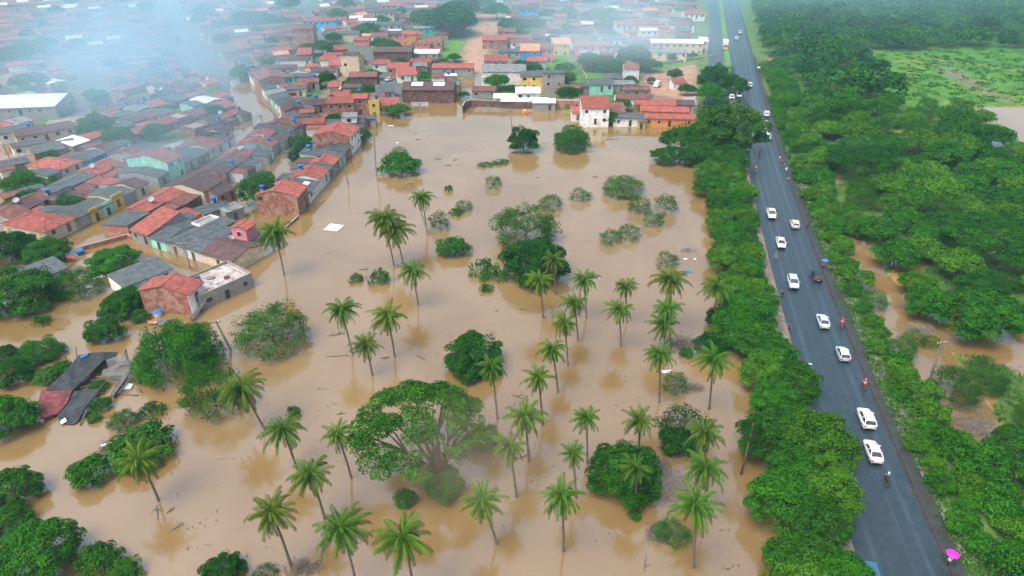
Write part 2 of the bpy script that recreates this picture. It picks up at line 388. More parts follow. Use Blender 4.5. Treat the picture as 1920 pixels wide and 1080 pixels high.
def crown_points(seed, W, H, nl, n, z0=0.0, flat=.5, lobe=(.2,.32), inner=.25, fill=1.0, low=.15, dome=.2):
    """points and facings: leaves over lobes that ride on a dome of width W and height H above z0"""
    r = np.random.RandomState(seed); u = r.rand(nl); a = r.rand(nl)*2*np.pi
    el = np.arcsin(np.clip(u*(1 + low) - low, -low, 1)); rr = .72 + .28*r.rand(nl)
    ctr = np.stack([np.cos(el)*np.cos(a)*W/2*rr*fill, np.cos(el)*np.sin(a)*W/2*rr*fill, z0 + H*(.34 + .48*np.sin(el)*rr)], 1)
    rad = (lobe[0] + (lobe[1]-lobe[0])*r.rand(nl))*W*.5*1.15
    wt = rad**2; k = r.choice(nl, n, p=wt/wt.sum())
    d = unit(r.randn(n, 3)); d[:, 2] = np.where(d[:, 2] < -.25, -d[:, 2], d[:, 2])
    rho = np.where(r.rand(n) < inner, r.rand(n)**.5*.8, .82 + .26*r.rand(n))
    P = ctr[k] + d*rad[k][:, None]*rho[:, None]*np.array([1, 1, flat + .25])
    Nn = unit(d*.85 + np.array([0, 0, .4]) + r.randn(n, 3)*.45)
    # the rest of the leaves fill one ragged dome, so the lobes run into each other
    q = r.rand(n) < dome; m = int(q.sum()); dd = unit(r.randn(m, 3)); dd[:, 2] = np.where(dd[:, 2] < -low*.8, -dd[:, 2], dd[:, 2])
    wv = [(unit(r.randn(1, 3))[0], r.uniform(2, 7), r.uniform(0, 6.3)) for _ in range(9)]
    bump = sum(np.sin(dd@w_*f_*1.6 + p_) for w_, f_, p_ in wv)/4.2
    rho2 = (.84 + .24*bump)*np.where(r.rand(m) < .3, r.rand(m)**.45, .9 + .2*r.rand(m)); rho2 = rho2 + (r.rand(m) < .06)*r.rand(m)*.16
    P[q] = dd*rho2[:, None]*np.array([W/2*fill, W/2*fill, H*.62]) + np.array([0, 0, z0 + H*.34]); Nn[q] = unit(dd*.6 + np.array([0, 0, .45]) + r.randn(m, 3)*.55)
    P[:, 2] = np.maximum(P[:, 2], z0 + .05)
    return P, Nn, ctr, rad, r
def trunk_mb(ctr, z0, base_r, r, top, wig=.25, nb=7):
    """a tapering trunk that forks to limbs reaching into the crown's lobes"""
    b = MB(); fork = Vector((r.uniform(-.3,.3), r.uniform(-.3,.3), top))
    b.tube([(0,0,-2.5), (fork.x*.3+r.uniform(-wig,wig)*.4, fork.y*.3, top*.45), fork], [base_r*1.15, base_r*.85, base_r*.7], 7)
    for i in r.choice(len(ctr), min(nb, len(ctr)), replace=False):
        c = Vector(ctr[i]); m = fork.lerp(c, .5) + Vector((r.uniform(-wig,wig), r.uniform(-wig,wig), .35))
        b.tube([fork - Vector((0,0,base_r*.5)), m, fork.lerp(c, .95)], [base_r*.5, base_r*.32, base_r*.1], 5)
    return b
KIND = {}
def kind(key, W, H, nl, n, size, top=None, variants=3, seed=0, base_r=None, **kw):
    L = []
    droop = kw.pop('droop', 0.0); aspect = kw.pop('aspect', .6)
    for v in range(variants):
        P, Nn, ctr, rad, r = crown_points(seed + 17*v, W, H, nl, n, **kw)
        me = leaves_mesh('crown', P, Nn, size*(.6 + .8*r.rand(n)), r, aspect, droop=droop)
        tm = trunk_mb(ctr, 0, base_r or W*.022, r, top if top is not None else kw.get('z0', 0) + H*.3).mesh('trunk', bark, True)
        L.append((me, tm))
    KIND[key] = (L, W, H, kw.get('z0', 0))
kind('broad', 9, 6.8, 50, 17000, .3, z0=.8, seed=11, variants=5, lobe=(.1,.25), low=.35, inner=.2)
kind('broadfar', 9, 6.2, 34, 6500, .48, z0=1.4, seed=31, variants=4, lobe=(.22,.36))
kind('airy', 9, 6.2, 90, 9500, .24, z0=.2, dome=.4, seed=51, variants=3, lobe=(.08,.2), inner=.3, aspect=.42, low=.55)
kind('weep', 10, 6.6, 56, 20000, .4, z0=0, seed=71, variants=2, lobe=(.18,.28), aspect=.26, droop=.8, low=.6)
kind('umbrella', 18, 7.5, 60, 26000, .36, z0=4, seed=91, variants=2, lobe=(.12,.2), inner=.12, flat=.35, top=4.5, base_r=.45, dome=.2)
kind('bush', 4, 2.6, 30, 3900, .22, z0=-.2, seed=111, variants=4, lobe=(.12,.3), top=.6, base_r=.07)
kind('sparse', 4, 2.8, 40, 2000, .18, dome=.4, z0=0, low=.5, seed=131, variants=3, lobe=(.12,.24), inner=.35, aspect=.4, top=.6, base_r=.06)
kind('mat', 4, .8, 16, 620, .26, z0=-.15, seed=151, variants=3, lobe=(.16,.3), flat=.3, top=.1, base_r=.03)
NAMES = {'broad': ('broadleaf_tree','tree'), 'broadfar': ('broadleaf_tree','tree'), 'airy': ('feathery_tree','tree'), 'weep': ('weeping_tree','tree'), 'umbrella': ('spreading_tree','tree'), 'bush': ('shrub','shrub'), 'sparse': ('flooded_shrub','shrub'), 'mat': ('water_plant_mat','plant')}
TREES = []
def plant(key, x, y, z, W, H, tone, label, group=None, name=None, rz=None, trunk=True, cat=None, jit=.12):
    L, W0, H0, z0 = KIND[key]
    me, tm = L[random.randrange(len(L))]
    e = empty(name or NAMES[key][0], (x, y, z), random.uniform(0, 6.28) if rz is None else rz, label, cat or NAMES[key][1], group)
    s = W/W0; e.scale = (s*random.uniform(.94,1.06), s*random.uniform(.94,1.06), H/(H0 + z0))
    c = link('crown', me, e); t = TONE[tone]; j = 1 + random.uniform(-jit, jit); c.color = (t[0]*j, t[1]*j, t[2]*j, 1)
    if trunk: link('trunk', tm, e)
    TREES.append((x, y, W)); return e
def at_px(cx, cy, w, ratio, z=0.0, mid=.5):
    """stand a plant whose middle shows at (cx, cy), w pixels wide: its base, width and height in metres"""
    W = w/SC(cx, cy, z)
    for _ in range(4):
        zc = z + W*ratio*mid; W = w/SC(cx, cy, zc)
    p = G(cx, cy, z + W*ratio*mid); return p.x, p.y, W, W*ratio

# plants standing in the flood: kind, pixel, width, height/width, tone, label
WATER_PLANTS = [
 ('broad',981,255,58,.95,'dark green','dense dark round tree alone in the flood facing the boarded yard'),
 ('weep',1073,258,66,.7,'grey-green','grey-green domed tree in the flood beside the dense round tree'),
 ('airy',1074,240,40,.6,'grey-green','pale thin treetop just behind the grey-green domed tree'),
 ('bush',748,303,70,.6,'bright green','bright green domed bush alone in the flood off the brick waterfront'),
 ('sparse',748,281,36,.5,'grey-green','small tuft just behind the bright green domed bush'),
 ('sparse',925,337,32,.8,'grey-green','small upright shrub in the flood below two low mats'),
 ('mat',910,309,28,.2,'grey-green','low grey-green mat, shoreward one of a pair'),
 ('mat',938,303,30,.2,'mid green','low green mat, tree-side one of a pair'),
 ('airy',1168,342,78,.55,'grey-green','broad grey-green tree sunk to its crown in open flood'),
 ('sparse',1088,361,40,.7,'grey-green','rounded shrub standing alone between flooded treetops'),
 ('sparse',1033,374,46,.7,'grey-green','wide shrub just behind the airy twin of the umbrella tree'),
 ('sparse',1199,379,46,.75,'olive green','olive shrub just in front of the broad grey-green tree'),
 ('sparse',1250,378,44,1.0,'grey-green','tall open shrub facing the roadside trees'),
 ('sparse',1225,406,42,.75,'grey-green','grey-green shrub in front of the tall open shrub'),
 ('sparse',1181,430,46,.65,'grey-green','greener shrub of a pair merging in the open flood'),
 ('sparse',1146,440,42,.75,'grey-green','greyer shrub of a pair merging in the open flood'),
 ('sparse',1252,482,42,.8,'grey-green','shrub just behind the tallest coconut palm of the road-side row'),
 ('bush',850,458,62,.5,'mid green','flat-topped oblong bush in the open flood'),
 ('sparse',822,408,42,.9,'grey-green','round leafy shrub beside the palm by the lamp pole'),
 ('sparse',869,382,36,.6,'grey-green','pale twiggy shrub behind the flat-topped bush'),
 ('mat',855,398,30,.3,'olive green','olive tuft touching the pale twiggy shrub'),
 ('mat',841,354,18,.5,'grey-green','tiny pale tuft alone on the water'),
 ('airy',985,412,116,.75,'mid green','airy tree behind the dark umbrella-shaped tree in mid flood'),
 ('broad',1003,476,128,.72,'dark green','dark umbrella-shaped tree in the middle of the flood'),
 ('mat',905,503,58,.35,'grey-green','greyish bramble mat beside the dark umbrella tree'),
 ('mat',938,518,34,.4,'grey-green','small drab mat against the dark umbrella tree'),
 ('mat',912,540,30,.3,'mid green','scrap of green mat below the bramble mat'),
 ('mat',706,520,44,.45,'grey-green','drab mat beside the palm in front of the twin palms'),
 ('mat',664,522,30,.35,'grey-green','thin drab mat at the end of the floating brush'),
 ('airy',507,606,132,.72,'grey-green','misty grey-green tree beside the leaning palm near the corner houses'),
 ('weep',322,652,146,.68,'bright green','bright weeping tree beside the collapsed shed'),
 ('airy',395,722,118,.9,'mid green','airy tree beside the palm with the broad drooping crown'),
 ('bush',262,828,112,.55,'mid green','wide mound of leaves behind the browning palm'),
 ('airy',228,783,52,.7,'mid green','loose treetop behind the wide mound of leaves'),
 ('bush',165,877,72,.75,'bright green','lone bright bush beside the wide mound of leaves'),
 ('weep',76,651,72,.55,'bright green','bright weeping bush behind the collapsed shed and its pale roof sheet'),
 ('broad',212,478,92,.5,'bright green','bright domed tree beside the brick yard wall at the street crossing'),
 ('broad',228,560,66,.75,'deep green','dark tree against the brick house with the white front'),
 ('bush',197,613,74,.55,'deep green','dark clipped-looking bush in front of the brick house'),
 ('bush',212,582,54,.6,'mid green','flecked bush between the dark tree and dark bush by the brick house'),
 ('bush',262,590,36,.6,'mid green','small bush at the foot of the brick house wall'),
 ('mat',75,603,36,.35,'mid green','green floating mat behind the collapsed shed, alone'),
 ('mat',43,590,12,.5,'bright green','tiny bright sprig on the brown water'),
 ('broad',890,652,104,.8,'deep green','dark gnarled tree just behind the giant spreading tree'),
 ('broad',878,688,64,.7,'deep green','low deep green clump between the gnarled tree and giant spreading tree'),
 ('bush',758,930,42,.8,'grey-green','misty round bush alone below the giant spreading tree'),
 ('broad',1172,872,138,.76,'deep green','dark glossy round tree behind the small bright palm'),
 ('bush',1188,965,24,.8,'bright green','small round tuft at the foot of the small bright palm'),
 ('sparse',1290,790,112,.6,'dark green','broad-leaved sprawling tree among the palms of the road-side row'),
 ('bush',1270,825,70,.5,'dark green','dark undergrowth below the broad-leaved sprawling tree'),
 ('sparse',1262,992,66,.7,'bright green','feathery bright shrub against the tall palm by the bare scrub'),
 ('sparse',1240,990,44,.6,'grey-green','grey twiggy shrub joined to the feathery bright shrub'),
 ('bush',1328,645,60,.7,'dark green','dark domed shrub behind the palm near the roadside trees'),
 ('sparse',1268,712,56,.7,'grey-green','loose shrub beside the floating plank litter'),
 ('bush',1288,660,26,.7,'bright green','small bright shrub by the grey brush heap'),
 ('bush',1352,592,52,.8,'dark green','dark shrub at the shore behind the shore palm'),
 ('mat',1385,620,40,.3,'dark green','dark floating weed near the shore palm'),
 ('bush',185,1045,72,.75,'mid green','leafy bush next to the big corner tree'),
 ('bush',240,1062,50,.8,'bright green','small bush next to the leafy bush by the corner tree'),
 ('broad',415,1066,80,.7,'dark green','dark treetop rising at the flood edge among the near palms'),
 ('sparse',495,1072,50,.5,'dark green','twiggy treetop beside the dark treetop among the near palms'),
 ('broad',62,1022,150,.8,'bright green','big bright corner tree with dense rounded crown'),
 ('broad',20,905,90,.85,'mid green','mid green tree behind the big corner tree'),
 ('broad',10,970,80,.7,'mid green','low tree between the mid green tree and the big corner tree'),
 ('broad',5,772,100,.8,'bright green','bulky bright tree beside the red-tiled end of the collapsed shed'),
 ('bush',88,702,48,.5,'grey-green','pale flowering bush along the black roof of the collapsed shed'),
 ('bush',118,690,40,.7,'mid green','round bush touching the black roof of the collapsed shed'),
 ('broad',20,690,70,.8,'deep green','deep green tree beside the pale roof sheet'),
 ('broad',10,660,48,.8,'dark green','dark tree cropped behind the weeping bush'),
 ('bush',186,756,36,.7,'mid green','bush growing through the collapsed shed'),
 ('bush',183,722,34,.5,'mid green','leaf heap inside the collapsed shed'),
 ('bush',176,782,24,.6,'bright green','leafy clump at the end of the collapsed shed'),
 ('mat',284,770,52,.3,'mid green','long floating weed mat beside the collapsed shed'),
 ('mat',548,775,32,.45,'grey-green','round lily-like mat behind the near palms'),
 ('broad',28,532,128,.7,'mid green','large mid green tree along the flooded lane bank'),
 ('broad',80,462,84,.6,'mid green','broad mid green tree against the red hipped roof'),
 ('broad',8,455,90,.75,'dark green','dark tree cropped at the lane bank'),
 ('airy',140,522,92,.65,'mid green','two-stemmed airy tree in front of the wrecked red wall'),
 ('mat',105,555,22,.8,'mid green','palm-like tuft on the brown water before the airy tree'),
 ('mat',127,551,20,.6,'bright green','small bright weed clump beside the palm-like tuft'),
 ('bush',245,548,40,.8,'bright green','bright bush in front of the dark shed roof'),
 ('broad',483,352,70,1.15,'mid green','tall leafy tree behind the brick waterfront corner house'),
 ('bush',490,330,44,.4,'yellow-green','yellow-green bushes between the back yards of the waterfront row'),
 ('broad',556,285,32,.8,'dark green','small dark tree among the waterfront roofs'),
 ('broad',563,260,44,.6,'bright green','bright small tree in front of the gabled brick waterfront house'),
 ('bush',683,252,24,1.0,'bright green','bright bush at the lake end of the waterfront row'),
 ('broad',627,222,34,.9,'deep green','deep green tree beside the pale metal roof on the flooded cross street'),
 ('bush',490,458,30,.8,'mid green','bush behind the palm at the maroon tiled corner'),
 ('broad',128,378,54,.8,'deep green','deep green tree growing through the dark lane roofs'),
 ('broad',110,398,40,.8,'bright green','bright tree in front of the deep green tree among the lane roofs'),
 ('broad',58,365,48,.8,'deep green','dark tree by the street lamp on the lane'),
 ('broad',92,340,36,.8,'mid green','round tree over the lane by the street lamp'),
 ('broad',38,332,70,.6,'bright green','bright tree row behind the dark lane roof'),
 ('broad',25,385,60,.6,'bright green','bushy tree along the lane bank'),
 ('broad',93,292,40,.8,'deep green','round tree alone in the hazy flooded yard'),
 ('broad',308,393,28,.9,'deep green','tree in front of the long red roof on the alley'),
 ('broad',290,305,44,.6,'mid green','hazy tree beside the mint-walled house'),
 ('bush',130,335,18,.6,'mid green','little tuft in the lane in front of the red hipped lane roof'),
 ('broad',180,240,70,.5,'deep green','hazy wide tree in front of the avenue wall'),
 ('sparse',232,506,24,.7,'yellow-green','weeds behind the dark shed roof'),
]
GIANT = at_px(795, 830, 262, .55)
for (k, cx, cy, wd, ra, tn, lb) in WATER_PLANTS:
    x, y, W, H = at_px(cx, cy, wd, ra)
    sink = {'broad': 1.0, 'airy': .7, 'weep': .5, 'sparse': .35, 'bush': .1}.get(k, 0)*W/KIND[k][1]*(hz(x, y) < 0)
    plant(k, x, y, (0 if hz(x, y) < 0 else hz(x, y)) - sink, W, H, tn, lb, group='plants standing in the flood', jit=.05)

# the giant spreading tree: a bare side where its limbs show
def giant_tree():
    x, y, W, H = GIANT
    r = np.random.RandomState(5); e = empty('spreading_tree', (x, y, 0), 0, 'giant spreading tree with its forked limbs bare on one side', 'tree')
    Z0 = 2.5; nl = 92; Lx = []
    while len(Lx) < nl:
        u, v = r.uniform(-1, 1, 2)
        if u*u + v*v > 1: continue
        q = math.hypot((u - .3)*.9, v + .12)
        if q < .22 and r.rand() < .92: continue
        Lx.append((u*W*.46 - .4, v*W*.44, Z0 + H*(.35 + .5*math.sqrt(max(0, 1 - u*u - v*v)) * r.uniform(.85, 1.1))))
    ctr = np.array(Lx); rad = W*(.045 + .045*r.rand(nl)); n = 19000
    k = r.choice(nl, n, p=rad**2/np.sum(rad**2)); d = unit(r.randn(n, 3)); d[:, 2] = np.where(d[:, 2] < -.2, -d[:, 2], d[:, 2])
    P = ctr[k] + d*rad[k][:, None]*(.75 + .35*r.rand(n))[:, None]*np.array([1, 1, .6])
    c = link('crown', leaves_mesh('crown', P, unit(d*.6 + np.array([0,0,.6]) + r.randn(n,3)*.4), .36*(.6+.8*r.rand(n)), r, .6), e); c.color = (.9,.9,.8,1)
    b = MB(); fork = Vector((W*.12, -W*.14, 2.2))
    b.tube([(W*.11, -W*.15, -2), (W*.115, -W*.145, 1), fork], [.75, .62, .55], 9)
    for i in range(11):
        a = 6.28*i/11 + r.uniform(-.2,.2); far = W*r.uniform(.27,.42)
        tip = Vector((math.cos(a)*far, math.sin(a)*far, Z0 + H*.5)); m = fork.lerp(tip, .45) + Vector((r.uniform(-.6,.6), r.uniform(-.6,.6), 1.0))
        b.tube([fork - Vector((0,0,.3)), m, tip], [.34, .22, .09], 6)
        for _ in range(3):
            t2 = tip + Vector((r.uniform(-2.4,2.4), r.uniform(-2.4,2.4), r.uniform(.3,1.2))); b.tube([m, m.lerp(t2,.5)+Vector((0,0,.4)), t2], [.15,.1,.04], 5)
    b.build('trunk', bark, e, True)
    for nm, cx, cy, wd in (('low',830,905,80),):
        x2, y2, W2, H2 = at_px(cx, cy, wd, .6); plant('broad', x2, y2, 0, W2, H2, 'grey-green', 'hanging leafy boughs below the giant spreading tree, half in mist', trunk=True)
    x2, y2, W2, H2 = at_px(905, 818, 70, .6); plant('airy', x2, y2, 0, W2, H2, 'grey-green', 'misty airy tree beside the bare limbs of the giant spreading tree')
giant_tree()

# ---------------------------------------------------------------- coconut palms
def frond_mesh(name, seed, n, Lr, up, old):
    """a crown of n arching feather fronds"""
    r = np.random.RandomState(seed); V = []; Fc = []; age = []; rib = []
    def q(a, b_, c, d, g, rb=0.0):
        i = len(V); V.extend([a, b_, c, d]); Fc.append((i, i+1, i+2, i+3)); age.append(g); rib.append(rb)
    for i in range(n):
        az = i*2.39996 + r.uniform(-.3,.3); t = i/(n-1)
        el = R(76) - t*R(118) + r.uniform(-.15,.15) + up; Lf = Lr*r.uniform(.72,1.12)*(.8 + .2*math.sin(t*3.1)); g = 0 if t < 1-old else min(1, (t-1+old)/old*r.uniform(.3,1.2))
        p = Vector((0,0,0)); S = 11; pts = [p.copy()]; dirs = []
        for s in range(S):
            e2 = max(el - (s/S)**1.2*R(88 + 20*t), R(-86)); d = Vector((math.cos(az)*math.cos(e2), math.sin(az)*math.cos(e2), math.sin(e2))); dirs.append(d); p = p + d*(Lf/S); pts.append(p.copy())
        for s in range(S):
            d = dirs[s]; sd_ = d.cross(Vector((0,0,1))); sd_ = sd_.normalized() if sd_.length > .1 else Vector((-math.sin(az), math.cos(az), 0)); nn = sd_.cross(d)
            wv = .045; q(pts[s]+sd_*wv, pts[s]-sd_*wv, pts[s+1]-sd_*wv*.8, pts[s+1]+sd_*wv*.8, g, .4*(1-g))
            fr = s/S
            if s < 1: continue
            ll = Lr*.2*(1 - .75*abs(fr-.42)**1.3*1.4)*r.uniform(.85,1.1)
            for h in (0, .34, .67):
                o = pts[s].lerp(pts[s+1], h)
                for sg in (-1, 1):
                    dd = (sd_*sg*.85 + d*.55 - nn*(.12) + Vector((0,0,-.55 - .4*t))).normalized(); w2 = d*(Lf/S*.12)
                    m = o + dd*ll*.55; tip = o + (dd + Vector((0,0,-.25))).normalized()*ll
                    q(o - w2*.7, o + w2*.7, m + w2, m - w2, g); q(m - w2, m + w2, tip + w2*.25, tip - w2*.25, g)
    me = bpy.data.meshes.new(name); me.from_pydata([tuple(v) for v in V], [], Fc)
    cb = me.attributes.new('rib', 'FLOAT', 'FACE'); cb.data.foreach_set('value', np.array(rib, np.float32))
    ca = me.attributes.new('age', 'FLOAT', 'FACE'); ca.data.foreach_set('value', np.clip(np.array(age, np.float32), 0, 1))
    me.materials.append(palmleaf); me.update(); return me
PALM = [frond_mesh('crown', 3+i, n, 3.9, u, o) for i, (n, u, o) in enumerate(((40,0,.18),(34,.12,.12),(44,-.1,.24),(32,.05,.3),(38,-.06,.4)))]
PALMS = [ # crown px, base px, crown radius px, tone, label
 (720,411,740,498,29,0,'one of twin palms beside the lamp pole, shoreward'),(741,432,760,502,29,0,'one of twin palms beside the lamp pole, nearer the water bushes'),
 (791,370,801,434,20,0,'slim palm between the lamp pole and the leafy shrubs'),(773,508,785,572,26,0,'palm just in front of the twin palms beside a drab mat'),
 (514,434,533,516,28,2,'palm leaning over the maroon tiled corner house'),(640,583,662,663,28,1,'palm with driftwood caught behind its trunk'),
 (726,592,741,668,29,2,'full-headed palm beside the driftwood palm'),(686,647,699,703,26,1,'short palm in front of the driftwood palm'),
 (921,688,934,785,26,3,'yellowish palm beside the dark gnarled tree'),(453,728,502,806,38,2,'palm with broad drooping crown beside the airy tree'),
 (530,806,558,877,36,0,'palm in front of the palm with the broad drooping crown'),(582,888,610,972,36,2,'palm behind the pair at the frame edge with long trunk'),
 (509,960,547,1062,40,0,'big-headed palm with a raft of brushwood at its foot'),(640,990,668,1095,42,2,'big palm next to the brushwood palm'),
 (757,1010,778,1120,48,1,'big star-headed palm alone below the misty bush'),(905,938,938,1020,36,2,'palm alone in the misty open water'),
 (633,815,661,896,28,3,'thin-headed palm beside the giant spreading tree'),(262,862,298,938,38,4,'browning palm leaning in front of the wide mound of leaves'),
 (1012,526,1020,596,25,0,'palm in front of the dark umbrella-shaped tree'),(1037,487,1043,552,22,3,'palm standing against the dark umbrella-shaped tree'),
 (1095,526,1101,596,24,1,'palm alone beside the palm of the dark umbrella tree'),(1077,568,1086,638,23,0,'back palm of the slanting palm line by the umbrella tree'),
 (1172,537,1178,605,20,4,'dry-skirted palm behind a neat small palm'),(1161,580,1166,650,24,0,'neat small palm in front of the dry-skirted palm'),
 (1058,605,1067,685,24,4,'second palm of the slanting palm line, with a dry skirt'),(1036,655,1049,735,25,0,'third palm of the slanting palm line'),
 (1009,708,1020,796,26,4,'last palm of the slanting palm line with browning tips'),(984,780,993,866,34,2,'misty palm beside the bare limbs of the giant tree'),
 (1256,526,1261,618,30,1,'tallest coconut palm at the back of the road-side row'),(1251,578,1262,652,25,0,'half hidden palm, second of the road-side row'),
 (1243,610,1251,663,27,1,'spiky palm, third of the road-side row'),(1237,664,1238,754,27,0,'long-trunked palm, fourth of the road-side row'),
 (1337,675,1331,767,31,1,'large palm near the dark domed shrub and roadside trees'),(1343,540,1342,618,28,1,'shore palm against the roadside trees'),
 (1099,783,1102,870,25,0,'palm alone behind the dark glossy round tree'),(1198,788,1200,866,28,1,'palm rising behind the dark glossy round tree'),
 (1320,810,1326,896,32,0,'palm among the broad-leaved sprawling tree'),(1322,878,1328,962,36,2,'dark palm behind the tall palm by the bare scrub'),
 (1303,948,1302,1064,40,1,'tall bright palm by the bare scrub'),(1053,928,1057,1034,34,2,'palm alone in open water below the thin misty palm'),
 (1074,850,1082,934,24,3,'thin misty palm beside the dark glossy round tree'),(1191,880,1195,952,29,1,'small bright palm in front of the dark glossy round tree'),
 (955,838,971,932,30,4,'faded palm in the mist below the giant tree'),
]
def palm(cx, cy, bx, by, rp, v, label):
    p = G(bx, by); s = SC(cx, cy, 8)
    d = ray(cx, cy); t = (p.y - .3)/d.y; c = Vector((d.x*t, d.y*t, CAM_H + d.z*t))
    e = empty('coconut_palm', p, 0, label, 'palm tree', 'coconut palms standing in the flood')
    top = c - p; b = MB(); pts = []; rr = []
    for i in range(9):
        f = i/8; k = math.sin(f*math.pi)*.03*top.z; pts.append(Vector((top.x*(f**.85), top.y*f, -1.6*(1-f) + top.z*f)) + Vector((k*.4, k*.2, 0))); rr.append(.2 - .085*f + (.1 if i == 0 else 0))
    pts[-1] = top; b.tube(pts, rr, 7); b.build('trunk', palmbark, e, True)
    k = link('crown', PALM[v], e); k.location = top; k.rotation_euler = (random.uniform(-.2,.2) , random.uniform(-.2,.14), random.uniform(0, 6.28))
    r = rp/s*1.5; k.scale = (r/3.9,)*3
    j = random.uniform(.85,1.15); k.color = (j*random.uniform(.65,1.0), j*random.uniform(.85,1.0), j, 1)
    return e
for P_ in PALMS: palm(*P_)
# the dark crown-less trunk beside the roadside trees
p = G(1389, 889); e = empty('slim_tree', p, 0, 'slim black-trunked tree close to the roadside trees', 'tree')
b = MB(); b.tube([(0,0,-1.5),(.1,0,4),(.25,.3,9)], [.17,.14,.09], 7); b.build('trunk', bark, e, True)
c = link('crown', KIND['airy'][0][0][0], e); c.location = (.2,.3,6.2); c.scale = (.32,.32,.55); c.color = (.4,.55,.5,1)

# ---------------------------------------------------------------- roadside trees, hedge and the flooded wood
def landmarks():
    L = [('the pink umbrella walker',1776,1040),('the white saloon',1637,846),('the white crossover',1624,785),('the black car',1531,517),('the blue umbrella walker',1545,485),
     ('the tilted power pole',1742,690),('the muddy channel by the hedge',1650,540),('the brown pool deep in the wood',1880,640),('the round pale pond',1850,240),
     ('the green field',1720,180),('the group of walkers',1470,318),('the purple shirted walker',1477,612),('the slip road',1390,165),('the small dirt clearing',1550,335),('the roadside billboard',1443,122)]
    return [(n, *G(x, y)[:2]) for n, x, y in L]
LM = landmarks(); CNT = {}
def wood_label(tone, noun, x, y, where):
    n, lx, ly = min(LM, key=lambda l: (l[1]-x)**2 + (l[2]-y)**2)
    k = (tone, noun, n, where); CNT[k] = CNT.get(k, -1) + 1
    return f'{ordn(CNT[k])} {tone} {noun} {where} out from {n}'
PTS = []
def sample(n, fx, dmin, ok, rng):
    out = []
    for _ in range(n):
        x, y = fx()
        d = dmin(y)
        if not ok(x, y): continue
        if any((x-a)**2 + (y-b_)**2 < ((d+e_)*.5)**2 for a, b_, e_ in PTS): continue
        PTS.append((x, y, d)); out.append((x, y))
    return out
def inview(x, y, m=30):
    a, b_ = PX((x, y, 3)); return -m < a < 1920 + m*1.5 and -60 < b_ < 1080 + 2.2*m
def wet(x, y): return any(abs(x-p.x) < r*1.15 and -r-7 < y-p.y < r for p, r in CH)
CH = [(G(a, b_), r) for a, b_, r in CHANNEL]
rr = random.Random(4)
# hand-placed big ones
BIG = [('umbrella',1612,306,118,.5,'deep green','wide flat-topped dark tree over the small dirt clearing'),
 ('broad',1835,585,140,.62,'bright green','bright layered tree standing in the brown pool of the wood'),
 ('umbrella',1880,460,190,.45,'deep green','vast dark spreading tree over black water in the wood'),
 ('airy',1690,650,60,.8,'grey-green','grey scrubby tree on the bank of the muddy channel'),
 ('airy',1640,560,50,.7,'grey-green','thin tree between hedge and muddy channel'),
 ('airy',1795,720,90,.8,'olive green','bare-looking olive tree behind the tilted power pole'),
 ('airy',1850,700,90,.8,'grey-green','grey half-bare tree further in from the tilted power pole'),
 ('sparse',1715,630,40,.8,'grey-green','flooded scrub in the muddy channel'),('sparse',1748,640,36,.7,'mid green','low scrub beside the tilted power pole')]
for (k, cx, cy, wd, ra, tn, lb) in BIG:
    x, y, W, H = at_px(cx, cy, wd, ra); plant(k, x, y, max(0, hz(x, y)), W, H, tn, lb, group='trees of the flooded wood'); PTS.append((x, y, W*.75))
# left side of the road: the belt of trees on the bank
BELT = [(1366,240,125,.85,'olive green','broad','big olive tree arching over the queue of cars'),(1280,262,80,.75,'deep green','broad','dark tree at the lake corner of the tree belt'),(1320,275,70,.9,'mid green','broad','tree against the trunk of the big olive tree'),
 (1345,150,66,.9,'deep green','broad','dark tree beside the slip road island'),(1330,180,50,.8,'bright green','broad','round bright tree beside the dirt lot'),(1380,165,46,.8,'mid green','broad','tree between dirt lot and slip road'),(1300,290,54,.7,'deep green','broad','rounded tree over the lake corner'),(1245,290,50,.6,'mid green','broad','low lake corner tree')]
for cx, cy, wd, ra, tn, k, lb in BELT:
    x, y, W, H = at_px(cx, cy, wd, ra); plant(k, x, y, max(0, hz(x, y)), W, H, tn, lb, group='trees of the roadside belt'); PTS.append((x, y, W*.7))
def belt_width(y):
    return 6 if y < 70 else 4 if y < 85 else 4.6 if y < 100 else 3 if y < 122 else 5 if y < 140 else 8.5 if y < 165 else 7 if y < 190 else 9
def fx():
    y = rr.uniform(44, 205); o = -13.2 - rr.random()*belt_width(y)
    if y < 92: o += 1.6
    if 95 < y < 125: o -= 1.6
    return off(y, o)
for x, y in sample(5000, fx, lambda y: 4.4, lambda x, y: inview(x, y) and PX((x, y, 2))[0] > 1180, rr):
    o = (x - kerb(y)); tn = rr.choice(['bright green','bright green','mid green','light green','mid green','yellow-green'])
    W = rr.uniform(7.6, 10.6)*(1 if y < 110 else .85); H = W*rr.uniform(.7, .92)
    if o > -15.5: W *= .86
    plant('broad', x, y, max(-.1, hz(x, y)), W, H, tn, wood_label(tn, 'tree', x, y, 'in the bank-side belt'), group='trees of the roadside belt')
# low shrubs where the belt meets water and shoulder
def fx2():
    y = rr.uniform(46, 200); return off(y, rr.choice([-13.4, -13.8, -14.4]) - rr.random()*.8)
for x, y in sample(600, fx2, lambda y: 2.6, lambda x, y: inview(x, y), rr)[:34]:
    W = rr.uniform(2.2, 3.4); tn = rr.choice(['bright green','mid green'])
    plant('bush', x, y, hz(x, y), W, W*.6, tn, wood_label(tn, 'bush', x, y, 'on the shoulder edge'), group='bushes along the shoulder', name='roadside_bush')
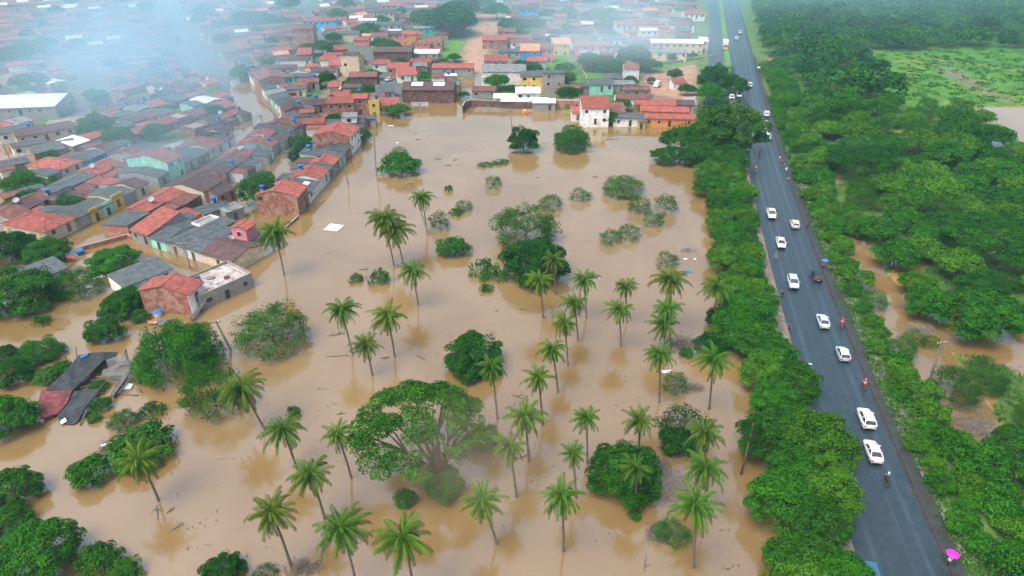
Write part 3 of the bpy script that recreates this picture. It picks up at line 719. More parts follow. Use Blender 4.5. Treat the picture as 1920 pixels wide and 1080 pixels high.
# hedge on the wood side of the road
PTS2 = PTS; PTS = [p for p in PTS]
def fx3():
    y = 48 + 260*rr.random()**1.25; return off(y, 3.6 + rr.random()*7.6)
for x, y in sample(4000, fx3, lambda y: 3.1 if y < 160 else 4.6, lambda x, y: inview(x, y) and not wet(x, y), rr):
    tn = rr.choice(['bright green','light green','yellow-green','bright green']); W = rr.uniform(4.2, 6.0)*(1 if y < 160 else 1.3); H = W*rr.uniform(.55, .85)
    if x - kerb(y) < 6.2: W *= .7; H *= .7
    plant('bush', x, y, hz(x, y), W, H, tn, wood_label(tn, 'bush', x, y, 'in the roadside hedge'), group='bushes of the roadside hedge', name='roadside_bush', trunk=True)
# the wood: single trees near by
def fx4():
    y = 40 + 205*rr.random(); return kerb(y) + 11 + rr.random()*(100 + y*.5), y
def okw(x, y):
    if not inview(x, y, 60) or wet(x, y): return False
    return not any(pip(np.array(x), np.array(y + q_), POND) for q_ in (0, 8, 16, 24, 32)) and not pip(np.array(x), np.array(y), FIELD)
for x, y in sample(9000, fx4, lambda y: 5.2 if y < 110 else 6.6 if y < 180 else 8, okw, rr):
    a, b_ = PX((x, y, 3))
    sc_ = a > 1700 and 600 < b_ < 830
    tn = rr.choice(['bright green','bright green','light green','mid green','yellow-green','yellow-green','olive green','light green','deep green'] if b_ > 330 else ['deep green','mid green','grey-green','light green','bright green','yellow-green'])
    W = rr.uniform(6.2, 9.4)*(1 if y < 150 else 1.2); k = 'broad' if y < 120 else 'broadfar'
    if sc_ or rr.random() < .16: k = 'airy'; W *= .85; tn = rr.choice(['grey-green','mid green','olive green'])
    plant(k, x, y, max(0, hz(x, y)), W, W*rr.uniform(.6, .85), tn, wood_label(tn, 'tree', x, y, 'in the wood'), group='trees of the flooded wood')
# the far wood reads as one mass
def mass(name, pts, label, cat, seed, tint):
    P = []; Nn = []; S = []; r = np.random.RandomState(seed)
    base = [crown_points(200+i, 12, 8, 16, 700, z0=0, lobe=(.22,.36))[:2] for i in range(4)]
    for (x, y, W) in pts:
        p, n = base[r.randint(4)]; a = r.rand()*6.28; s = W/12; ca_, sa_ = math.cos(a), math.sin(a); M = np.array([[ca_,-sa_,0],[sa_,ca_,0],[0,0,1]])
        P.append((p@M.T)*np.array([s,s,s*r.uniform(.75,1.2)]) + np.array([x, y, hz(x, y)])); Nn.append(n@M.T); S.append(np.full(len(p), 1.15*s))
    P = np.concatenate(P); Nn = np.concatenate(Nn); S = np.concatenate(S)
    o = link(name, leaves_mesh(name, P, Nn, S*(.6+.8*r.rand(len(S))), r, .7)); o.color = tint; tag(o, label, cat, kind='stuff'); return o
def fx5():
    y = 235 + 330*rr.random(); return kerb(y) + 11 + rr.random()*(130 + y*.45), y
fp = sample(7000, fx5, lambda y: 7.5, lambda x, y: okw(x, y), rr)
for i_, (tn_, ct_) in enumerate((('blue-green', (.62,.82,.85,1)), ('yellower green', (1.0,1.05,.8,1)), ('darkest green', (.38,.55,.62,1)))):
    mass('far_wood', [(x, y, rr.uniform(7, 15)) for k_, (x, y) in enumerate(fp) if (k_*7 + k_//5) % 3 == i_], tn_ + ' crowns of the far wood around the green field', 'wood', 9+i_, ct_)
# rough grass tufts on the field and along the hedge
gp = []
for _ in range(1500):
    x = rr.uniform(110, 330); y = rr.uniform(230, 345)
    if pip(np.array(x), np.array(y), FIELD): gp.append((x, y, rr.uniform(.8, 2.2)))
P = []; r = np.random.RandomState(12)
for x, y, s in gp:
    k = 26; q = r.randn(k, 3)*np.array([s*.6, s*.6, .22]); q[:, 2] = abs(q[:, 2]); P.append(q + np.array([x, y, max(.2, hz(x, y))]))
P = np.concatenate(P); o = link('field_grass', leaves_mesh('field_grass', P, unit(r.randn(len(P),3)*.5+np.array([0,0,1])), .7*(.5+r.rand(len(P))), r, .6)); o.color = (1.3,1.3,.9,1)
tag(o, 'lush yellow-green grass tussocks covering the open field', 'grass', kind='stuff')
gp = []
for _ in range(5200):
    y = rr.uniform(48, 260); x, y2 = off(y, rr.choice([rr.uniform(2.2, 6.5), rr.uniform(1.9, 4.0), rr.uniform(-14.2, -12.0), rr.gauss(2.0, .35)])); gp.append((x, y2))
P = np.concatenate([r.randn(9, 3)*np.array([.35,.35,.1]) + np.array([x, y, hz(x, y)+.12]) for x, y in gp]); o = link('verge_grass', leaves_mesh('verge_grass', P, unit(r.randn(len(P),3)*.6+np.array([0,0,1])), .3*(.5+r.rand(len(P))), r, .4)); o.color = (1.1,1.1,.8,1)
tag(o, 'rough green grass fringing both edges of the road', 'grass', kind='stuff')
P = []
for _ in range(9000):
    y = 46 + 230*rr.random()**1.2; x = kerb(y) + 9 + rr.random()*(100 + y*.5); h_ = hz(x, y)
    if h_ < .03 or not inview(x, y, 20) or pip(np.array(x), np.array(y), FIELD): continue
    k = 9; P.append(r.randn(k, 3)*np.array([.8,.8,.22]) + np.array([x, y, h_ + .3]))
P = np.concatenate(P); o = link('undergrowth', leaves_mesh('undergrowth', P, unit(r.randn(len(P),3)*.6+np.array([0,0,1])), .5*(.5+r.rand(len(P))), r, .5)); o.color = (1.2,1.1,.9,1)
tag(o, 'tangled green undergrowth on the drier ground of the wood', 'undergrowth', kind='stuff')

# ---------------------------------------------------------------- houses
RM = {'R': stripes(mat('roof_red_tile', (.27,.082,.065), .8, .45, 1.0, .2, stain=(.19,.05,.048), stain_at=.6), (1,.05,1), 1.6, .22),
      'r': stripes(mat('roof_faded_tile', (.19,.078,.066), .85, .5, 1.0, .2, stain=(.11,.06,.055), stain_at=.52), (1,.05,1), 1.6, .25),
      'm': stripes(mat('roof_maroon_tile', (.12,.058,.062), .85, .4, 1.2, .2, stain=(.07,.055,.055), stain_at=.5), (1,.05,1), 1.6, .25),
      'd': stripes(mat('roof_dark_fibre_cement', (.062,.075,.082), .8, .35, .9, .25, stain=(.12,.13,.135), stain_at=.6), (1,.04,1), 1.1, .2),
      'g': stripes(mat('roof_grey_fibre_cement', (.2,.21,.215), .75, .35, .9, .25, stain=(.09,.1,.1), stain_at=.55), (1,.04,1), 1.1, .2),
      'w': stripes(mat('roof_white_metal', (.62,.64,.66), .5, .12, 1.0, .4, stain=(.4,.38,.35), stain_at=.66), (1,.04,1), .9, .1),
      'o': stripes(mat('roof_orange_tile', (.52,.24,.12), .8, .2, 1.0, .2), (1,.05,1), 1.6, .18),
      'f': mat('roof_concrete', (.34,.31,.29), .8, .3, .8, .2, stain=(.16,.14,.13), stain_at=.55)}
def wmat(n, c, st=None): return mat('wall_' + n, c, .85, .2, .8, .15, stain=st or tuple(q*.72 for q in c), stain_at=.56)
WM = {'b': mat('wall_brick', (.27,.105,.07), .9, .4, 2.2, .1, stain=(.36,.25,.2), stain_at=.56), 'w': wmat('white', (.68,.67,.64)), 'c': wmat('cream', (.6,.5,.36)), 'y': wmat('yellow', (.62,.44,.11)),
      't': wmat('turquoise', (.05,.47,.43)), 'a': wmat('mint', (.28,.6,.46)), 'k': wmat('cement', (.3,.29,.275)), 'u': wmat('blue', (.03,.2,.48)), 'p': wmat('pink', (.6,.22,.27)),
      'o': wmat('orange', (.62,.26,.08)), 'v': wmat('bright_blue', (.02,.38,.72)), 'e': wmat('pale_green', (.36,.46,.36)), 'n': mat('wall_dark_brick', (.12,.055,.05), .9, .35, 1.5, .1, stain=(.2,.13,.12), stain_at=.58)}
RN = {'R': 'red tiled', 'r': 'faded red tiled', 'm': 'maroon tiled', 'd': 'dark grey roofed', 'g': 'pale grey roofed', 'w': 'white roofed', 'o': 'orange tiled', 'f': 'flat roofed'}
WN = {'b': 'brick', 'w': 'white', 'c': 'cream', 'y': 'yellow', 't': 'turquoise', 'a': 'mint', 'k': 'cement', 'u': 'blue', 'p': 'pink', 'o': 'orange', 'v': 'bright blue', 'e': 'pale green', 'n': 'dark brick'}
dark_glass = mat('window_dark', (.03,.035,.04), .25, .3, 2, .5)
frame_m = mat('window_frame', (.5,.48,.45), .7, .2, 2)
door_m = mat('door_wood', (.13,.075,.05), .7, .3, 2)
tank_m = mat('tank_blue', (.02,.13,.36), .5, .1, 1, .4)
dish_m = mat('dish_grey', (.3,.3,.31), .6, .15, 1, .3)
skyl_m = mat('skylight_sheet', (.66,.68,.7), .4, .08, 1, .4)
GX0, GY0, GNX, GNY = -480, 30, 720, 620
OCC = np.zeros((GNY, GNX), bool)
gy, gx = np.mgrid[0:GNY, 0:GNX]; GXX = gx + GX0 + .5; GYY = gy + GY0 + .5
def rect_mask(x, y, W, D, a, m=0.0):
    ca_, sa_ = math.cos(a), math.sin(a); r = int(math.hypot(W, D)/2 + 2 + m)
    j0, i0 = int(x - GX0), int(y - GY0); sl_ = (slice(max(0, i0-r), max(0, i0+r+1)), slice(max(0, j0-r), max(0, j0+r+1)))
    dx = GXX[sl_] - x; dy = GYY[sl_] - y
    return sl_, (abs(dx*ca_ + dy*sa_) <= W/2 + m) & (abs(-dx*sa_ + dy*ca_) <= D/2 + m)
def overlap(x, y, W, D, a, m=0.0):
    s_, k = rect_mask(x, y, W, D, a, m)
    return 1.0 if k.sum() == 0 else (OCC[s_] & k).sum()/k.sum()
def occupy(x, y, W, D, a, m=0.0):
    s_, k = rect_mask(x, y, W, D, a, m); OCC[s_] |= k
def slab(b, P, th=.13):
    n = (Vector(P[1]) - Vector(P[0])).cross(Vector(P[3]) - Vector(P[0])).normalized()
    if n.z < 0: n = -n
    b.hexa([Vector(p) for p in P] + [Vector(p) + n*th for p in P] if (Vector(P[1]) - Vector(P[0])).cross(Vector(P[3]) - Vector(P[0])).z > 0 else [Vector(p) for p in P[::-1]] + [Vector(p) + n*th for p in P[::-1]])
HR = random.Random(21); HOUSES = []
def house(x, y, a, W, D, h, roof, wall, ty, label, group, opts='', detail=1, zb=None):
    g = hz(x, y); zg = 0 if g < 0 else g; zb = min(-1.8, g - 1) - zg if zb is None else zb
    e = empty('house', (x, y, zg), a, label, 'house', group); HOUSES.append((x, y, e))
    occupy(x, y, W, D, a)
    if D > 7.4 and ty in 'gs' and h < 4 and HR.random() < .9:
        full = D; D = full*HR.uniform(.56,.7); e2 = full - D; sh_ = (full - D)/2; xb = MB(); xr = MB(); w3 = W*HR.uniform(.6,1.0); ox = (W-w3)/2*HR.choice((-1,1)); hh = h - HR.uniform(.1,.5); y0_, y1_ = D/2 + .01, D/2 + e2
        xb.prism([(ox-w3/2,y0_,zb),(ox-w3/2,y1_,zb),(ox-w3/2,y1_,hh-.25),(ox-w3/2,y0_,hh)], (w3,0,0)); wk = HR.choice('bknbw'); rk = HR.choice('drmdrR')
        slab(xr, [(ox-w3/2-.1,y0_+.02,hh+.02),(ox+w3/2+.1,y0_+.02,hh+.02),(ox+w3/2+.1,y1_+.2,hh-.26),(ox-w3/2-.1,y1_+.2,hh-.26)])
        e.location = (x + math.sin(a)*sh_, y - math.cos(a)*sh_, zg); xw = xb.build('rear_wing', WM[wk], e); xr.build('rear_roof', RM[rk], xw)
    pit = {'R': .27, 'r': .26, 'm': .25, 'o': .27}.get(roof, .13); w2, d2 = W/2, D/2; b = MB(); rb = MB(); oe = .4; og = .12
    if ty == 'g':
        r = pit*d2; b.prism([(-w2,-d2,zb),(-w2,d2,zb),(-w2,d2,h),(-w2,0,h+r),(-w2,-d2,h)], (W,0,0)); s = pit*oe; t = .02
        slab(rb, [(-w2-og,-d2-oe,h-s+t),(w2+og,-d2-oe,h-s+t),(w2+og,0,h+r+t),(-w2-og,0,h+r+t)]); slab(rb, [(w2+og,d2+oe,h-s+t),(-w2-og,d2+oe,h-s+t),(-w2-og,.02,h+r+t),(w2+og,.02,h+r+t)])
        rb.tube([(-w2-og,0,h+r+.13),(w2+og,0,h+r+.13)], .13, 5)
    elif ty == 'p':
        r = pit*w2; b.prism([(-w2,-d2,zb),(-w2,-d2,h),(0,-d2,h+r),(w2,-d2,h),(w2,-d2,zb)], (0,D,0)); s = pit*.2; t = .02
        slab(rb, [(-w2-.2,d2+oe,h-s+t),(-w2-.2,-d2-oe,h-s+t),(0,-d2-oe,h+r+t),(0,d2+oe,h+r+t)]); slab(rb, [(w2+.2,-d2-oe,h-s+t),(w2+.2,d2+oe,h-s+t),(.02,d2+oe,h+r+t),(.02,-d2-oe,h+r+t)])
        rb.tube([(0,-d2-oe,h+r+.13),(0,d2+oe,h+r+.13)], .13, 5)
    elif ty in 'sb':
        r = pit*D*.8; f_, k_ = (h, h+r) if ty == 's' else (h+r, h)
        b.prism([(-w2,-d2,zb),(-w2,d2,zb),(-w2,d2,k_),(-w2,-d2,f_)], (W,0,0)); sl = (k_-f_)/D; t = .02
        slab(rb, [(-w2-og,-d2-oe,f_-sl*oe+t),(w2+og,-d2-oe,f_-sl*oe+t),(w2+og,d2+.15,k_+sl*.15+t),(-w2-og,d2+.15,k_+sl*.15+t)])
    elif ty == 'h':
        b.box((0,0,(h+zb)/2), (W,D,h-zb)); q = min(w2,d2); r = pit*q; L_ = max(0, w2-q); M_ = max(0, d2-q); s = pit*oe; X1, Y1, z1 = w2+oe, d2+oe, h-s+.02; zr = h+r
        A, B_, C_, D_ = (-X1,-Y1,z1),(X1,-Y1,z1),(X1,Y1,z1),(-X1,Y1,z1)
        if w2 >= d2: p1, p2 = (-L_,0,zr),(L_+.01,0,zr); F_ = [[A,B_,p2,p1],[C_,D_,p1,p2],[D_,A,p1],[B_,C_,p2]]
        else: p1, p2 = (0,-M_,zr),(0,M_,zr); F_ = [[A,B_,p1],[C_,D_,p2],[D_,A,p1,p2],[B_,C_,p2,p1]]
        for f in F_: rb.poly(f)
        for c0 in (A,B_,C_,D_): rb.tube([c0, min((p1,p2), key=lambda p: math.dist(p,c0))], .11, 4)
        rb.poly([D_,C_,B_,A])
    elif ty == 'f':
        b.box((0,0,(h+zb)/2), (W,D,h-zb))
        for (cx_, cy_, sx_, sy_) in ((0,-d2+.08,W,.16),(0,d2-.08,W,.16),(-w2+.08,0,.16,D-.32),(w2-.08,0,.16,D-.32)): b.box((cx_,cy_,h+.3), (sx_,sy_,.6))
        rb.box((0,0,h+.03), (W-.34,D-.34,.06))
    b.build('wall', WM[wall], e)
    ro = rb.build('roof', RM[roof], e)
    hf = h + (pit*D*.8 if ty == 'b' else 0)
    if 'P' in opts:   # raised front with a parapet
        pb = MB(); pb.box((0,-d2-.1,hf/2+.45+zb/2), (W-.04,.18,hf+.9-zb)); pb.build('front_parapet', WM[wall], e)
    if 'F' in opts: pb = MB(); pb.box((0,-d2-.04,(h+zb)/2), (W-.02,.07,h-zb)); pb.build('front_plaster', WM['w'], e)
    yf = -d2 - (.09 if 'F' in opts else 0) - (.2 if 'P' in opts else 0)
    def opening(cx_, zc, w_, h_, door, side=0):
        ob = MB()
        def bx(off_, w__, h__, zz):
            if side == 0: ob.box((cx_, yf-off_, zz), (w__, .08, h__))
            else: ob.box((side*(w2+off_), cx_, zz), (.08, w__, h__))
        if door: bx(.0, w_, h_, zc); ob.build('door', door_m if HR.random() < .6 else dark_glass, e)
        else:
            bx(.0, w_+.2, h_+.2, zc); ob.mi = 1; bx(.03, w_, h_, zc); ob.build('window', [frame_m, dark_glass], e)
    if 'N' in opts: detail = 0
    if detail:
        n = max(1, int(W/2.9)); storeys = 2 if h > 4.6 else 1
        for st in range(storeys):
            zt = (hf - .45 - st*2.8)
            for i in range(n):
                cx_ = -w2 + W*(i+.5)/n + HR.uniform(-.15,.15)
                if HR.random() < .25: continue
                if i == n//2 and st == storeys-1 and zt > 1.5: opening(cx_, (zt - .2 + max(-.8, zt-2.2))/2, .95, zt - .2 - max(-.8, zt-2.2), True)
                else: opening(cx_, zt-.65, HR.uniform(.8,1.3), 1.0, False)
        if detail > 1:
            for sd_ in (-1, 1):
                for st in range(storeys):
                    for i in range(max(1, int(D/4))):
                        if HR.random() < .55: opening(-d2 + D*(i+.5)/max(1,int(D/4)), h-1.15-st*2.8, .9, .9, False, sd_)
    def roof_z(u, v):
        if ty == 'g': return h + pit*(d2-abs(v))
        if ty == 'p': return h + pit*(w2-abs(u))
        if ty == 's': return h + pit*.8*(v+d2)
        if ty == 'b': return h + pit*.8*(d2-v)
        return h + .1
    if 't' in opts:
        u, v = HR.uniform(-.3,.3)*W, d2*.72; z = roof_z(u, v) + .1; tb = MB()
        for c_ in (-.45,.45): tb.box((u+c_, v, z+.15), (.14,.9,.75))
        k = 12; tb.mi = 1; ring = lambda r_, z_: [(u+math.cos(6.2832*i/k)*r_, v+math.sin(6.2832*i/k)*r_, z_) for i in range(k)]
        tb.loft([ring(.55,z+.5),ring(.7,z+1.35),ring(.76,z+1.4),ring(.74,z+1.46),ring(.2,z+1.62)]); tb.build('water_tank', [WM['k'], tank_m], e)
    if 'D' in opts:
        u, v = HR.uniform(-.35,.35)*W, HR.uniform(.1,.6)*d2; z = roof_z(u, v); db = MB(); db.tube([(u,v,z-.1),(u,v,z+.9)], .05, 5); n_ = Vector((.55,.35,.75)).normalized(); c_ = Vector((u,v,z+1.1)); up = n_.cross(Vector((0,0,1))).normalized(); vp = n_.cross(up)
        ring = lambda r_, o_: [c_ + n_*o_ + (up*math.cos(6.2832*i/12)+vp*math.sin(6.2832*i/12))*r_ for i in range(12)]
        db.loft([ring(.12,-.18),ring(.45,-.1),ring(.75,.06),ring(.73,.09),ring(.55,-.05),ring(.08,-.12)]); db.tube([c_, c_+n_*.7], .03, 4); db.build('satellite_dish', dish_m, e)
    if 'W' in opts:
        for q in (-.22, .2):
            u, v = q*W, -d2*.3; kb = MB(); hw = W*.11; hd = D*.11; P = [(u-hw,v-hd),(u+hw,v-hd),(u+hw,v+hd),(u-hw,v+hd)]
            slab(kb, [(p[0],p[1],roof_z(*p)+.17) for p in P], .05); kb.build('skylight', skyl_m, e)
    return e
def row(name, p0, p1, D, side, spec, group, z=0.0, detail=1, gap=0.0):
    """a row of party-wall houses along a street front p0 to p1; each 'roof wall type height width options'"""
    A, B_ = G(*p0, z), G(*p1, z); d = (B_ - A); L_ = d.length; d.normalize()
    S_ = [s.split() for s in spec]; tot = sum(float(s[4]) for s in S_); t = 0; cnt = {}
    for i, s in enumerate(S_):
        W = float(s[4])/tot*L_; c = A + d*(t + W/2); t += W
        nrm = Vector((-d.y, d.x, 0)) if side == 'L' else Vector((d.y, -d.x, 0))
        dd = D*(1 + HR.uniform(-.08,.08)); c = c + nrm*dd/2
        a = math.atan2(d.y, d.x) + (0 if side == 'L' else math.pi)
        lb = s[6].replace('_', ' ') if len(s) > 6 else f'{RN[s[0]]} {WN[s[1]]} house, {ordn(i)} {name}'
        op = s[5] if len(s) > 5 and s[5] != '-' else ''
        house(c.x, c.y, a, W-.12-gap, dd, float(s[3]), s[0], s[1], s[2], lb, group, op, detail)
TLM = [('the turquoise walled house',550,145),('the bright blue house',610,40),('the yellow walled tower',700,190),('the white walled warehouse',945,130),('the orange tiled pair',1040,88),('the red earth track',885,70),
       ('the long white compound',1280,85),('the white house with red roof',1115,200),('the triple red roofs',1250,200),('the white walled yard on the avenue',40,190),('the foggy avenue',400,140),('the far foggy avenue end',330,40),('the big brick gable house',680,140),
       ('the grass patch by the track',845,95),('the far road',1325,30),('the bare cream yard wall',105,230)]
TLM = [(n, *G(x_, y_)[:2]) for n, x_, y_ in TLM]; TC = {}
def town_label(roof, wall, x, y):
    n, lx, ly = min(TLM, key=lambda l: (l[1]-x)**2 + (l[2]-y)**2); k = (roof, wall, n); TC[k] = TC.get(k, -1) + 1
    return f'{ordn(TC[k])} {RN[roof]} {WN[wall]} house out from {n}'
def single(px, py, W, D, h, ang, roof, wall, ty, opts='', label=None, detail=1, group='houses of the flooded town'):
    p = G(px, py, h + .6); a = R(ang); k = 1.0
    while overlap(p.x, p.y, W*k, D*k, a) > .1 and k > .6: k *= .9
    return house(p.x, p.y, a, W*k, D*k, h, roof, wall, ty, label or town_label(roof, wall, p.x, p.y), group, opts, detail)

row('from the near corner of the waterfront', (562,405), (684,262), 11, 'L', [
 'R b g 5.0 6 t red_tiled_two-storey_brick_house_at_the_near_corner_of_the_waterfront', 'd w s 2.9 7 W dark_roofed_waterfront_house_with_white_skylight_sheets', 'R w g 3.4 6.5 t', 'd k g 2.9 3 -', 'R k g 3.3 5 D', 'd a s 2.8 4.5 t', 'd b g 3.0 5 D',
 'R b g 5.6 8 F tall_gabled_brick_waterfront_house_with_white_front', 'g k s 2.4 4 -'], 'waterfront row houses', detail=1)
row('along the alley behind the waterfront', (376,345), (500,248), 12, 'R', ['m b g 3.2 6 -','d k g 2.8 5 t','r k g 3.0 5.5 -','R c g 3.0 5 D','g w s 2.7 5 W','R k g 3.1 5.5 t','d b g 2.8 4.5 D','R w g 3.2 6 -','d k b 2.7 6 -','r b g 3.0 4 t'], 'alley row houses')
row('along the flooded cross street by the avenue', (688,236), (520,240), 9, 'L', ['m k g 2.8 6.5 -','d w g 2.7 5 -','R b g 3.0 6 -','r k g 2.8 4 -','R c g 3.1 5 D'], 'cross street houses')
row('along the avenue bank', (548,238), (468,152), 10, 'R', ['d k g 2.8 4.5 -','m b g 3.0 5 t','d w g 2.9 5.5 -','d a s 2.8 4.5 -','g k s 2.7 4 D','d w g 3.0 5 -','r b g 5.0 9 -','m w g 3.2 6 -'], 'avenue row houses')
row('on the street bend by the red hipped roof', (92,458), (284,364), 12, 'L', ['R c h 3.2 12 - large_red_hipped_house_at_the_bend_of_the_flooded_street','d k g 2.7 6 -','d y g 2.6 5.5 P dark_roofed_house_with_pale_yellow_front_on_the_flooded_street','d a g 2.6 5 P dark_roofed_house_with_mint_front_on_the_flooded_street','d y g 3.4 5.5 P dark_roofed_house_with_bold_yellow_upper_front_on_the_flooded_street','d k g 2.8 6 -','m c g 3.2 7 -'], 'flooded street houses')
row('along the lane with the street lamp', (-30,428), (262,288), 11, 'R', ['r k g 2.9 7 -','m w g 3.0 7 D','r b g 2.9 6 t','d k s 2.6 6 -','d b g 2.7 5 -','d k g 2.7 6 -','R b g 3.0 6 D','R k g 3.0 6.5 -','g w s 2.8 6 -','r b g 3.4 6 -','d k g 2.8 6 -'], 'lane row houses')
row('across the lane from the street lamp', (95,350), (250,282), 11, 'L', ['d k g 2.8 5 -','R c h 3.3 8 - red_hipped_cream_house_over_the_flooded_lane','d v g 2.7 5 - dark_roofed_house_with_bright_blue_front_over_the_lane','d u g 2.7 5 - dark_roofed_house_with_deep_blue_front_over_the_lane','m w g 2.9 6 -','d w g 2.8 5 -'], 'houses across the lane')
row('along the flooded street facing the lake', (250,452), (442,512), 14, 'L', ['R k s 2.9 6.5 - long_red_single-pitch_house_at_the_street_crossing','d a g 2.5 5 - dark_roofed_house_with_mint_front_at_the_street_crossing','d k p 2.6 6 -','d w g 2.6 5.5 -','m c g 2.6 9.5 D maroon_tiled_cream_corner_house_with_broken_tiles_facing_the_lake'], 'lakeside street houses')
row('opposite the bold yellow front', (196,440), (352,352), 11, 'R', ['d b s 2.3 8 - low_dark_wedge-roofed_house_at_the_street_crossing','R b g 3.0 7 D','R w g 2.9 7 -','m c g 3.4 9 - maroon_tiled_cream_house_above_the_flooded_street_bend'], 'houses on the inner side of the flooded street')
row('beside the hazy alley', (300,352), (440,275), 12, 'L', ['d k g 2.8 5 -','R a g 5.2 7 - tall_red_roofed_house_with_mint_end_wall_in_the_haze','d k g 2.8 6 -','d b g 2.7 6 D','R c g 3.2 8 - red_tiled_cream_house_on_the_far_alley_bank','m w g 2.9 5 -'], 'hazy alley houses')
row('behind the cream yard wall', (140,290), (330,225), 10, 'L', ['w k s 2.6 6 -','R c g 2.8 5 -','m k g 2.8 6 -','d b g 2.8 5 -','m k g 3.0 6 -','r w g 2.9 6 -','d w g 2.8 5 -'], 'hazy block houses')
